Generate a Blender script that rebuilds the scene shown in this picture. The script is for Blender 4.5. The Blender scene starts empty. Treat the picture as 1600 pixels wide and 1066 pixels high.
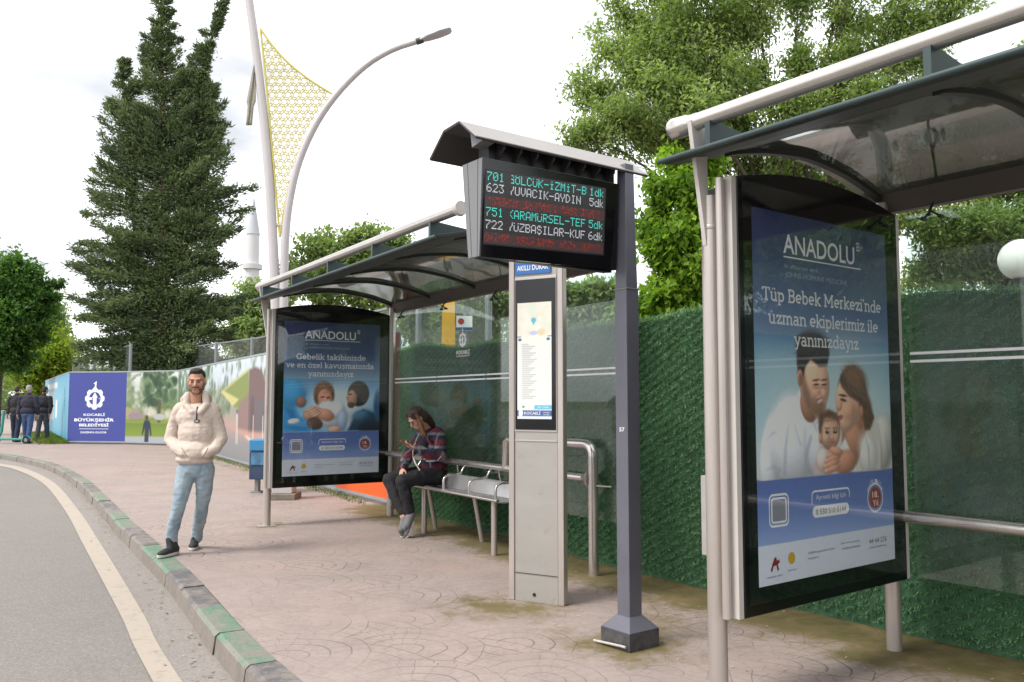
import bpy, bmesh, math, random
import numpy as np
from mathutils import Vector, Matrix

S = bpy.context.scene
COL = S.collection
R = math.radians
# ------------------------------------------------------------------ camera
CAM_Z, FPX, PITCH = 1.46, 1302.7, math.atan(0.0718)
cd = bpy.data.cameras.new("camera")
cam = bpy.data.objects.new("camera", cd)
COL.objects.link(cam)
cam.location = (0, 0, CAM_Z)
cam.rotation_euler = (math.pi / 2 + PITCH, 0, 0)
cd.sensor_width = 36.0
cd.lens = 36.0 * FPX / 1600.0
cd.clip_start, cd.clip_end = 0.05, 3000
S.camera = cam
# ------------------------------------------------------------------ world: bright overcast sky
W = bpy.data.worlds.new("World")
S.world = W
W.use_nodes = True
nt = W.node_tree
bg = nt.nodes["Background"]
sky = nt.nodes.new("ShaderNodeTexSky")
sky.sky_type = 'NISHITA'
sky.sun_disc = False
SUN_EL, SUN_AZ = R(52), R(-120)          # sun high, behind and to the left of the camera
sky.sun_elevation = SUN_EL
sky.sun_rotation = SUN_AZ
sky.dust_density = 4.0
mx = nt.nodes.new("ShaderNodeMixRGB")
mx.inputs[0].default_value = 0.9
mx.inputs[2].default_value = (9.6, 9.75, 10.0, 1)
tc = nt.nodes.new("ShaderNodeTexCoord")
nz = nt.nodes.new("ShaderNodeTexNoise")
nz.inputs['Scale'].default_value = 2.2
nz.inputs['Detail'].default_value = 5
mp = nt.nodes.new("ShaderNodeMapping")
mp.inputs['Scale'].default_value = (1, 1, 2.6)
cr = nt.nodes.new("ShaderNodeValToRGB")
cr.color_ramp.elements[0].position = .36
cr.color_ramp.elements[0].color = (.42, .425, .44, 1)
cr.color_ramp.elements[1].position = .60
cr.color_ramp.elements[1].color = (1.04, 1.04, 1.04, 1)
ml = nt.nodes.new("ShaderNodeMixRGB")
ml.blend_type = 'MULTIPLY'
ml.inputs[0].default_value = 1
nt.links.new(sky.outputs[0], mx.inputs[1])
nt.links.new(tc.outputs['Generated'], mp.inputs[0])
nt.links.new(mp.outputs[0], nz.inputs['Vector'])
nt.links.new(nz.outputs['Fac'], cr.inputs[0])
nt.links.new(mx.outputs[0], ml.inputs[1])
nt.links.new(cr.outputs[0], ml.inputs[2])
nt.links.new(ml.outputs[0], bg.inputs[0])
bg.inputs[1].default_value = 0.1
# soft sun through cloud
sl = bpy.data.lights.new("sun", 'SUN')
sl.energy, sl.angle, sl.color = 1.5, R(20), (1, .96, .9)
so = bpy.data.objects.new("sun", sl)
COL.objects.link(so)
so.rotation_euler = (math.pi / 2 - SUN_EL, 0, R(-60))
S.view_settings.view_transform = 'Standard'
S.view_settings.look = 'None'
S.view_settings.exposure = 1.15
S.view_settings.gamma = 1
S.view_settings.use_curve_mapping = False
S.cycles.max_bounces = 8
S.cycles.transparent_max_bounces = 24
S.cycles.use_denoising = True

rng = np.random.default_rng(7)
random.seed(7)

# ------------------------------------------------------------------ frames of reference
CP, SP = math.cos(PITCH), math.sin(PITCH)


def at(px, py, Y):
    """point of the photograph (1600 px wide) at distance Y along the ground -> metres"""
    u, v = (px - 800) / FPX, -(py - 533) / FPX
    r = Vector((u, CP - v * SP, SP + v * CP))
    r *= Y / r.y
    return Vector((r.x, r.y, r.z + CAM_Z))


SH = {1: (.985, 4.081, .6404), 2: (-2.879, 9.904, .5763)}


def T(k, u, v, z):
    """shelter frame: u across the pavement, v along the shelter towards the viewer"""
    x, y, t = SH[k]
    return Vector((x + u * math.cos(t) + v * math.sin(t), y + u * math.sin(t) - v * math.cos(t), z))


def lin(c):
    c = np.asarray(c, float) / 255.0
    return np.where(c <= .04045, c / 12.92, ((c + .055) / 1.055) ** 2.4)


# ------------------------------------------------------------------ materials
MATS = {}


def newmat(name):
    m = bpy.data.materials.new(name)
    m.use_nodes = True
    return m, m.node_tree, m.node_tree.nodes["Principled BSDF"]


def N(nt, typ, **kw):
    n = nt.nodes.new(typ)
    for k, v in kw.items():
        if k.startswith('i_'):
            n.inputs[k[2:]].default_value = v
        else:
            setattr(n, k, v)
    return n


def pbr(name, rgb, rough=.6, metal=0., var=.12, scale=6., bump=0., bscale=60., k=1., spec=.5, stretch=None, coat=0.):
    """procedural surface: noise-varied colour and roughness, optional fine bump"""
    if name in MATS:
        return MATS[name]
    m, nt, b = newmat(name)
    c = lin(rgb) * k
    t = N(nt, "ShaderNodeTexCoord")
    src = t.outputs['Object']
    if stretch:
        mpn = N(nt, "ShaderNodeMapping")
        mpn.inputs['Scale'].default_value = stretch
        nt.links.new(src, mpn.inputs[0])
        src = mpn.outputs[0]
    n = N(nt, "ShaderNodeTexNoise", i_Scale=scale, i_Detail=8., i_Roughness=.65)
    nt.links.new(src, n.inputs['Vector'])
    r = N(nt, "ShaderNodeValToRGB")
    r.color_ramp.elements[0].position = .3
    r.color_ramp.elements[1].position = .7
    r.color_ramp.elements[0].color = (*(c * (1 - var)), 1)
    r.color_ramp.elements[1].color = (*np.minimum(c * (1 + var), 1), 1)
    nt.links.new(n.outputs['Fac'], r.inputs[0])
    nt.links.new(r.outputs[0], b.inputs['Base Color'])
    mr = N(nt, "ShaderNodeMapRange")
    mr.inputs['To Min'].default_value = max(rough - .08, .02)
    mr.inputs['To Max'].default_value = min(rough + .1, 1)
    nt.links.new(n.outputs['Fac'], mr.inputs['Value'])
    nt.links.new(mr.outputs[0], b.inputs['Roughness'])
    b.inputs['Metallic'].default_value = metal
    b.inputs['Specular IOR Level'].default_value = spec
    b.inputs['Coat Weight'].default_value = coat
    if bump:
        n2 = N(nt, "ShaderNodeTexNoise", i_Scale=bscale, i_Detail=4.)
        nt.links.new(src, n2.inputs['Vector'])
        bp = N(nt, "ShaderNodeBump", i_Strength=bump, i_Distance=.01)
        nt.links.new(n2.outputs['Fac'], bp.inputs['Height'])
        nt.links.new(bp.outputs[0], b.inputs['Normal'])
    MATS[name] = m
    return m


def attr_mat(name, rough=.5, emit=0., coat=0., k=1.):
    """print whose colours sit in the mesh's own colour attribute"""
    if name in MATS:
        return MATS[name]
    m, nt, b = newmat(name)
    a = N(nt, "ShaderNodeAttribute", attribute_name="print")
    nt.links.new(a.outputs['Color'], b.inputs['Base Color'])
    b.inputs['Roughness'].default_value = rough
    b.inputs['Coat Weight'].default_value = coat
    if emit:
        nt.links.new(a.outputs['Color'], b.inputs['Emission Color'])
        b.inputs['Emission Strength'].default_value = emit
    MATS[name] = m
    return m


def glass_mat(name, tint, ior=1.5, rough=0., haze=0.):
    if name in MATS:
        return MATS[name]
    m, nt, b = newmat(name)
    nt.nodes.remove(b)
    out = nt.nodes["Material Output"]
    tr = N(nt, "ShaderNodeBsdfTransparent")
    tr.inputs[0].default_value = (*tint, 1)
    gl = N(nt, "ShaderNodeBsdfGlossy")
    gl.inputs['Roughness'].default_value = rough
    gl.inputs[0].default_value = (.95, .97, .96, 1)
    fr = N(nt, "ShaderNodeFresnel")
    ge = N(nt, "ShaderNodeNewGeometry")
    mi = N(nt, "ShaderNodeMapRange")       # the exit face of the pane sees the inverse ratio
    mi.inputs['To Min'].default_value = ior
    mi.inputs['To Max'].default_value = 1 / ior
    nt.links.new(ge.outputs['Backfacing'], mi.inputs['Value'])
    nt.links.new(mi.outputs[0], fr.inputs['IOR'])
    mixn = N(nt, "ShaderNodeMixShader")
    nt.links.new(fr.outputs[0], mixn.inputs[0])
    base = tr.outputs[0]
    if haze:
        df = N(nt, "ShaderNodeBsdfDiffuse")
        df.inputs[0].default_value = (.55, .57, .55, 1)
        hz = N(nt, "ShaderNodeMixShader")
        t = N(nt, "ShaderNodeTexCoord")
        n = N(nt, "ShaderNodeTexNoise", i_Scale=1.7, i_Detail=7.)
        nt.links.new(t.outputs['Object'], n.inputs['Vector'])
        mr = N(nt, "ShaderNodeMapRange")
        mr.inputs['From Min'].default_value = .35
        mr.inputs['From Max'].default_value = .75
        mr.inputs['To Min'].default_value = haze * .4
        mr.inputs['To Max'].default_value = haze * 1.7
        nt.links.new(n.outputs['Fac'], mr.inputs['Value'])
        nt.links.new(mr.outputs[0], hz.inputs[0])
        nt.links.new(base, hz.inputs[1])
        nt.links.new(df.outputs[0], hz.inputs[2])
        base = hz.outputs[0]
    nt.links.new(base, mixn.inputs[1])
    nt.links.new(gl.outputs[0], mixn.inputs[2])
    nt.links.new(mixn.outputs[0], out.inputs[0])
    MATS[name] = m
    return m


def leaf_mat(name, dark, light, trans=.35):
    if name in MATS:
        return MATS[name]
    m, nt, b = newmat(name)
    a = N(nt, "ShaderNodeAttribute", attribute_name="tint")
    r = N(nt, "ShaderNodeValToRGB")
    r.color_ramp.elements[0].color = (*dark, 1)
    r.color_ramp.elements[1].color = (*light, 1)
    nt.links.new(a.outputs['Fac'], r.inputs[0])
    nt.links.new(r.outputs[0], b.inputs['Base Color'])
    b.inputs['Roughness'].default_value = .55
    b.inputs['Specular IOR Level'].default_value = .3
    tl = N(nt, "ShaderNodeBsdfTranslucent")
    g = N(nt, "ShaderNodeMixRGB", blend_type='MULTIPLY')
    g.inputs[0].default_value = 1
    g.inputs[2].default_value = (1.15, 1.3, .55, 1)
    nt.links.new(r.outputs[0], g.inputs[1])
    nt.links.new(g.outputs[0], tl.inputs[0])
    mi = N(nt, "ShaderNodeMixShader")
    mi.inputs[0].default_value = trans
    nt.links.new(b.outputs[0], mi.inputs[1])
    nt.links.new(tl.outputs[0], mi.inputs[2])
    nt.links.new(mi.outputs[0], nt.nodes["Material Output"].inputs[0])
    MATS[name] = m
    return m


# ------------------------------------------------------------------ object helpers
ORG = {}


def tag(o, label, cat, group=None, kind=None):
    o['label'] = label
    o['category'] = cat
    if group:
        o['group'] = group
    if kind:
        o['kind'] = kind
    return o


def thing(name, label, cat, loc, group=None):
    o = bpy.data.objects.new(name, None)
    COL.objects.link(o)
    o.location = loc
    o.empty_display_size = .2
    ORG[o.name] = Vector(loc)
    return tag(o, label, cat, group)


def link_mesh(name, me, mat, parent=None, smooth=False):
    o = bpy.data.objects.new(name, me)
    COL.objects.link(o)
    if mat is not None:
        me.materials.append(mat)
    if smooth:
        me.polygons.foreach_set("use_smooth", [True] * len(me.polygons))
    if parent is not None:
        org = ORG[parent.name]
        me.transform(Matrix.Translation(-org))
        o.parent = parent
        ORG[o.name] = org
    else:
        ORG[o.name] = Vector((0, 0, 0))
    return o


class MB:
    """collects shapes given in world metres and links them as ONE mesh"""

    def __init__(s):
        s.v, s.f = [], []

    def add(s, vs, fs):
        n = len(s.v)
        s.v += [tuple(p) for p in vs]
        s.f += [tuple(i + n for i in f) for f in fs]
        return s

    def hexa(s, p):
        return s.add(p, [(0, 3, 2, 1), (4, 5, 6, 7), (0, 1, 5, 4), (1, 2, 6, 5), (2, 3, 7, 6), (3, 0, 4, 7)])

    def box(s, a, b, fn=None):
        x0, y0, z0 = a
        x1, y1, z1 = b
        p = [(x0, y0, z0), (x1, y0, z0), (x1, y1, z0), (x0, y1, z0), (x0, y0, z1), (x1, y0, z1), (x1, y1, z1), (x0, y1, z1)]
        if fn:
            p = [fn(*q) for q in p]
        return s.hexa(p)

    def quad(s, *p):
        return s.add(p, [tuple(range(len(p)))])

    def tube(s, pts, rad, n=12, caps=True):
        pts = [Vector(p) for p in pts]
        if not isinstance(rad, (list, tuple)):
            rad = [rad] * len(pts)
        vs, fs = [], []
        ref = None
        for i, p in enumerate(pts):
            d = (pts[min(i + 1, len(pts) - 1)] - pts[max(i - 1, 0)]).normalized()
            if ref is None:
                ref = Vector((0, 0, 1)) if abs(d.z) < .9 else Vector((1, 0, 0))
            a = (ref - d * ref.dot(d)).normalized()
            ref = a
            b = d.cross(a)
            for j in range(n):
                w = 2 * math.pi * j / n
                vs.append(p + (a * math.cos(w) + b * math.sin(w)) * rad[i])
        for i in range(len(pts) - 1):
            for j in range(n):
                k = (j + 1) % n
                fs.append((i * n + j, i * n + k, (i + 1) * n + k, (i + 1) * n + j))
        if caps:
            fs.append(tuple(range(n - 1, -1, -1)))
            fs.append(tuple((len(pts) - 1) * n + j for j in range(n)))
        return s.add(vs, fs)

    def ell(s, c, r, axes=None, n=16, m=10):
        c = Vector(c)
        if isinstance(r, (int, float)):
            r = (r, r, r)
        X, Y, Z = axes or (Vector((1, 0, 0)), Vector((0, 1, 0)), Vector((0, 0, 1)))
        vs = [c - Z * r[2]]
        for i in range(1, m):
            t = -math.pi / 2 + math.pi * i / m
            for j in range(n):
                w = 2 * math.pi * j / n
                vs.append(c + X * r[0] * math.cos(t) * math.cos(w) + Y * r[1] * math.cos(t) * math.sin(w) + Z * r[2] * math.sin(t))
        vs.append(c + Z * r[2])
        fs = [(0, 1 + (j + 1) % n, 1 + j) for j in range(n)]
        for i in range(m - 2):
            for j in range(n):
                k = (j + 1) % n
                fs.append((1 + i * n + j, 1 + i * n + k, 1 + (i + 1) * n + k, 1 + (i + 1) * n + j))
        L = len(vs) - 1
        o = 1 + (m - 2) * n
        fs += [(L, o + j, o + (j + 1) % n) for j in range(n)]
        return s.add(vs, fs)

    def cap(s, p0, r0, p1, r1, n=14):
        """tapered capsule"""
        p0, p1 = Vector(p0), Vector(p1)
        d = (p1 - p0).normalized()
        pts, rad = [], []
        for i in range(5):
            a = math.pi / 2 * (1 - i / 5)
            pts.append(p0 - d * r0 * math.sin(a) * .999)
            rad.append(max(r0 * math.cos(a), 1e-3))
        pts.append(p0)
        rad.append(r0)
        pts.append(p1)
        rad.append(r1)
        for i in range(1, 6):
            a = math.pi / 2 * i / 5
            pts.append(p1 + d * r1 * math.sin(a) * .999)
            rad.append(max(r1 * math.cos(a), 1e-3))
        return s.tube(pts, rad, n)

    def chain(s, joints):
        for (p, r), (q, t) in zip(joints[:-1], joints[1:]):
            s.cap(p, r, q, t)
        return s

    def prism(s, poly, fn, d0, d1):
        """polygon (2-D) extruded between depths d0 and d1, fn(x, y, depth) -> world"""
        n = len(poly)
        vs = [fn(x, y, d0) for x, y in poly] + [fn(x, y, d1) for x, y in poly]
        fs = [tuple(range(n)), tuple(range(2 * n - 1, n - 1, -1))]
        fs += [(i, n + i, n + (i + 1) % n, (i + 1) % n) for i in range(n)]
        return s.add(vs, fs)

    def ribbon(s, pts, w, fn, d=0., closed=False):
        """flat stroke of width w along a 2-D polyline"""
        P = [np.array(p, float) for p in pts]
        n = len(P)
        L, Rr = [], []
        for i in range(n):
            a = P[i - 1] if (i or closed) else P[i]
            b = P[(i + 1) % n] if (i < n - 1 or closed) else P[i]
            d1 = P[i] - a if np.any(P[i] != a) else b - P[i]
            d2 = b - P[i] if np.any(b != P[i]) else d1
            t = d1 / (np.linalg.norm(d1) + 1e-9) + d2 / (np.linalg.norm(d2) + 1e-9)
            t /= np.linalg.norm(t) + 1e-9
            nn = np.array([-t[1], t[0]])
            L.append(P[i] + nn * w / 2)
            Rr.append(P[i] - nn * w / 2)
        vs = [fn(x, y, d) for x, y in L] + [fn(x, y, d) for x, y in Rr]
        fs = [(i, n + i, n + (i + 1) % n, (i + 1) % n) for i in range(n if closed else n - 1)]
        return s.add(vs, fs)

    def mesh(s, name):
        me = bpy.data.meshes.new(name)
        me.from_pydata(s.v, [], s.f)
        me.update()
        return me

    def build(s, name, mat, parent=None, smooth=False, bevel=0., fix=True):
        me = s.mesh(name)
        if fix:
            bm = bmesh.new()
            bm.from_mesh(me)
            bmesh.ops.recalc_face_normals(bm, faces=bm.faces)
            bm.to_mesh(me)
            bm.free()
        o = link_mesh(name, me, mat, parent, smooth)
        if smooth and not bevel:
            try:
                me.set_sharp_from_angle(angle=R(50))
            except Exception:
                pass
        if bevel:
            b = o.modifiers.new("bevel", 'BEVEL')
            b.width = bevel
            b.segments = 2
            b.limit_method = 'ANGLE'
            b.harden_normals = False
        return o

    def blob(s, name, mat, parent=None, voxel=.01, smooth=4, disp=0., dscale=.06, disp2=0., dscale2=.03):
        """fuse the shapes into one continuous skin"""
        me = s.mesh(name + "_raw")
        o = bpy.data.objects.new(name + "_raw", me)
        COL.objects.link(o)
        r = o.modifiers.new("r", 'REMESH')
        r.mode = 'VOXEL'
        r.voxel_size = voxel
        sm = o.modifiers.new("s", 'SMOOTH')
        sm.factor = .5
        sm.iterations = smooth
        for dq, ds_ in ((disp, dscale), (disp2, dscale2)):
            if not dq:
                continue
            t = bpy.data.textures.new(name + "_folds", 'CLOUDS')
            t.noise_scale = ds_
            t.noise_depth = 2
            dm = o.modifiers.new("d", 'DISPLACE')
            dm.texture = t
            dm.strength = dq
            dm.texture_coords = 'LOCAL'
        dg = bpy.context.evaluated_depsgraph_get()
        dg.update()
        me2 = bpy.data.meshes.new_from_object(o.evaluated_get(dg))
        bpy.data.objects.remove(o)
        bpy.data.meshes.remove(me)
        me2.name = name
        me2.materials.clear()
        return link_mesh(name, me2, mat, parent, True)


def mesh_np(name, verts, faces, k):
    me = bpy.data.meshes.new(name)
    nv, nf = len(verts), len(faces)
    me.vertices.add(nv)
    me.vertices.foreach_set("co", np.asarray(verts, np.float32).ravel())
    me.loops.add(nf * k)
    me.loops.foreach_set("vertex_index", np.asarray(faces, np.int32).ravel())
    me.polygons.add(nf)
    me.polygons.foreach_set("loop_start", np.arange(0, nf * k, k, dtype=np.int32))
    try:
        me.polygons.foreach_set("loop_total", np.full(nf, k, np.int32))
    except Exception:
        pass
    me.update(calc_edges=True)
    return me


def leaves_mesh(name, c, d, L, w, tint, up=None):
    """one diamond leaf per row: centre c, direction d, length L, width w"""
    n = len(c)
    d = d / (np.linalg.norm(d, axis=1, keepdims=True) + 1e-9)
    r = rng.normal(size=(n, 3)) if up is None else up + rng.normal(size=(n, 3)) * .55
    s = np.cross(d, r)
    s /= np.linalg.norm(s, axis=1, keepdims=True) + 1e-9
    L = np.broadcast_to(L, n)[:, None]
    w = np.broadcast_to(w, n)[:, None]
    v = np.stack([c - d * L / 2, c + s * w / 2, c + d * L / 2, c - s * w / 2], 1).reshape(-1, 3)
    f = np.arange(4 * n).reshape(n, 4)
    me = mesh_np(name, v, f, 4)
    a = me.attributes.new("tint", 'FLOAT', 'POINT')
    a.data.foreach_set("value", np.repeat(np.clip(tint, 0, 1), 4).astype(np.float32))
    return me


# ------------------------------------------------------------------ lettering
def text2d(body, bold=0.):
    cu = bpy.data.curves.new("t", 'FONT')
    cu.body = body
    cu.size = 1
    cu.offset = bold
    cu.resolution_u = 3
    o = bpy.data.objects.new("t", cu)
    COL.objects.link(o)
    dg = bpy.context.evaluated_depsgraph_get()
    dg.update()
    me = bpy.data.meshes.new_from_object(o.evaluated_get(dg))
    v = [(p.co.x, p.co.y) for p in me.vertices]
    f = [tuple(p.vertices) for p in me.polygons]
    bpy.data.objects.remove(o)
    bpy.data.meshes.remove(me)
    bpy.data.curves.remove(cu)
    return v, f


def text_to(mb, body, x0, x1, y0, y1, fn, d, bold=0., fit_desc=False):
    """lettering filling x0..x1, capital height y0..y1"""
    v, f = text2d(body, bold)
    if not v:
        return
    a = np.array(v)
    cap = .73
    xs = (a[:, 0] - a[:, 0].min()) / (np.ptp(a[:, 0]) + 1e-9) * (x1 - x0) + x0
    ys = a[:, 1] / cap * (y1 - y0) + y0
    mb.add([fn(x, y, d) for x, y in zip(xs, ys)], f)


def arc(cx, cy, rx, ry, a0, a1, n=10):
    return [(cx + rx * math.cos(R(a0 + (a1 - a0) * i / n)), cy + ry * math.sin(R(a0 + (a1 - a0) * i / n))) for i in range(n + 1)]


def slab_glyph(ch):
    """slab-serif letter as strokes: (advance, [polylines])"""
    sf = lambda x, y, w=.17: [(x - w / 2, y), (x + w / 2, y)]
    H, A, D = .5, .74, -.2
    dots = []
    base = ch
    if ch in 'öü':
        base = {'ö': 'o', 'ü': 'u'}[ch]
        dots = [[(.14, .66), (.21, .66)], [(.30, .66), (.37, .66)]]
    if ch == 'i':
        base = 'ı'
        dots = [[(.06, .67), (.16, .67)]]
    g = {
        'ı': (.24, [[(.11, 0), (.11, H)], sf(.06, H - .03, .12), sf(.11, .03, .2)]),
        'l': (.24, [[(.11, 0), (.11, A)], sf(.06, A - .03, .12), sf(.11, .03, .2)]),
        't': (.32, [[(.14, .68), (.14, .12)] + arc(.24, .12, .1, .1, 180, 300, 5), sf(.15, H - .03, .28)]),
        'n': (.54, [[(.11, 0), (.11, H)], sf(.06, H - .03, .12), sf(.11, .03, .2), arc(.26, .32, .15, .15, 180, 0) + [(.41, 0)], sf(.42, .03, .2)]),
        'm': (.8, [[(.11, 0), (.11, H)], sf(.06, H - .03, .12), sf(.11, .03, .2), arc(.25, .33, .14, .14, 180, 0) + [(.39, 0)],
                   arc(.53, .33, .14, .14, 180, 0) + [(.67, 0)], sf(.39, .03, .17), sf(.69, .03, .2)]),
        'u': (.54, [[(.1, H), (.1, .18)] + arc(.25, .18, .15, .15, 180, 360), [(.4, H), (.4, 0)], sf(.06, H - .03, .12), sf(.36, H - .03, .12), sf(.45, .03, .12)]),
        'r': (.36, [[(.11, 0), (.11, H)], sf(.06, H - .03, .12), sf(.12, .03, .22), arc(.25, .33, .14, .15, 180, 70, 6)]),
        'o': (.51, [arc(.25, .25, .19, .23, 0, 360, 18)]),
        'e': (.5, [[(.06, .26), (.43, .26)] + arc(.25, .26, .18, .21, 0, 310, 16)]),
        'a': (.5, [arc(.22, .34, .14, .14, 150, 0, 8) + [(.36, 0)], arc(.21, .15, .14, .13, 0, 360, 14), sf(.42, .03, .12)]),
        'b': (.53, [[(.11, 0), (.11, A)], sf(.06, A - .03, .12), arc(.27, .24, .17, .22, 0, 360, 16)]),
        'd': (.53, [[(.42, 0), (.42, A)], sf(.37, A - .03, .12), sf(.47, .03, .12), arc(.25, .24, .17, .22, 0, 360, 16)]),
        'p': (.53, [[(.11, D), (.11, H)], sf(.06, H - .03, .12), sf(.12, D + .03, .22), arc(.27, .24, .17, .22, 0, 360, 16)]),
        'k': (.52, [[(.11, 0), (.11, A)], sf(.06, A - .03, .12), sf(.11, .03, .2), [(.13, .2), (.38, H - .03)], [(.2, .27), (.41, .03)], sf(.4, H - .03, .18), sf(.43, .03, .18)]),
        'v': (.5, [[(.08, H), (.25, .02)], [(.25, .02), (.42, H)], sf(.08, H - .03, .18), sf(.42, H - .03, .18)]),
        'y': (.5, [[(.08, H), (.25, .03)], [(.42, H), (.2, D + .03), (.08, D + .03)], sf(.08, H - .03, .18), sf(.42, H - .03, .18)]),
        'z': (.45, [[(.07, .34), (.07, H)], [(.03, H - .04), (.40, H - .04)], [(.37, H - .05), (.09, .05)], [(.05, .04), (.41, .04)], [(.39, 0), (.39, .16)]]),
        'ş': (.44, [[(.36, .42)] + arc(.22, .37, .13, .1, 30, 250, 8) + arc(.22, .14, .14, .11, 60, -150, 8), [(.22, 0), (.22, -.1), (.14, -.15)]]),
        "'": (.16, [[(.08, A), (.06, .56)]]),
        'T': (.62, [[(.31, 0), (.31, .7)], [(.06, .55), (.06, .69), (.56, .69), (.56, .55)], sf(.31, .03, .26)]),
        'B': (.6, [[(.14, 0), (.14, .72)], [(.03, .69), (.32, .69)] + arc(.33, .535, .15, .155, 90, -90, 8) + [(.14, .38)], [(.33, .38)] + arc(.34, .205, .17, .175, 90, -90, 8) + [(.03, .03)]]),
        'M': (.86, [[(.14, 0), (.14, .72)], [(.14, .70), (.42, .2)], [(.42, .2), (.7, .70)], [(.7, .72), (.7, 0)], sf(.1, .69, .16), sf(.74, .69, .16), sf(.14, .03, .24), sf(.71, .03, .24)]),
        'G': (.68, [arc(.34, .36, .27, .33, 40, 320, 18) + [(.56, .3), (.4, .3)], [(.56, .3), (.56, .05)], [(.55, .7), (.55, .52)]]),
        ' ': (.24, []),
    }
    adv, st = g[base]
    return adv, st + dots


def slab_to(mb, body, x0, x1, y0, y1, fn, d, w=.10):
    st, x = [], 0
    for ch in body:
        a, s = slab_glyph(ch)
        st += [[(px + x, py) for px, py in p] for p in s]
        x += a
    sx, sy = (x1 - x0) / x, (y1 - y0) / .72
    g = lambda px, py, dd: fn(x0 + px * sx, y0 + py * sy, dd)
    for p in st:
        mb.ribbon(p, w, g, d)


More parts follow.
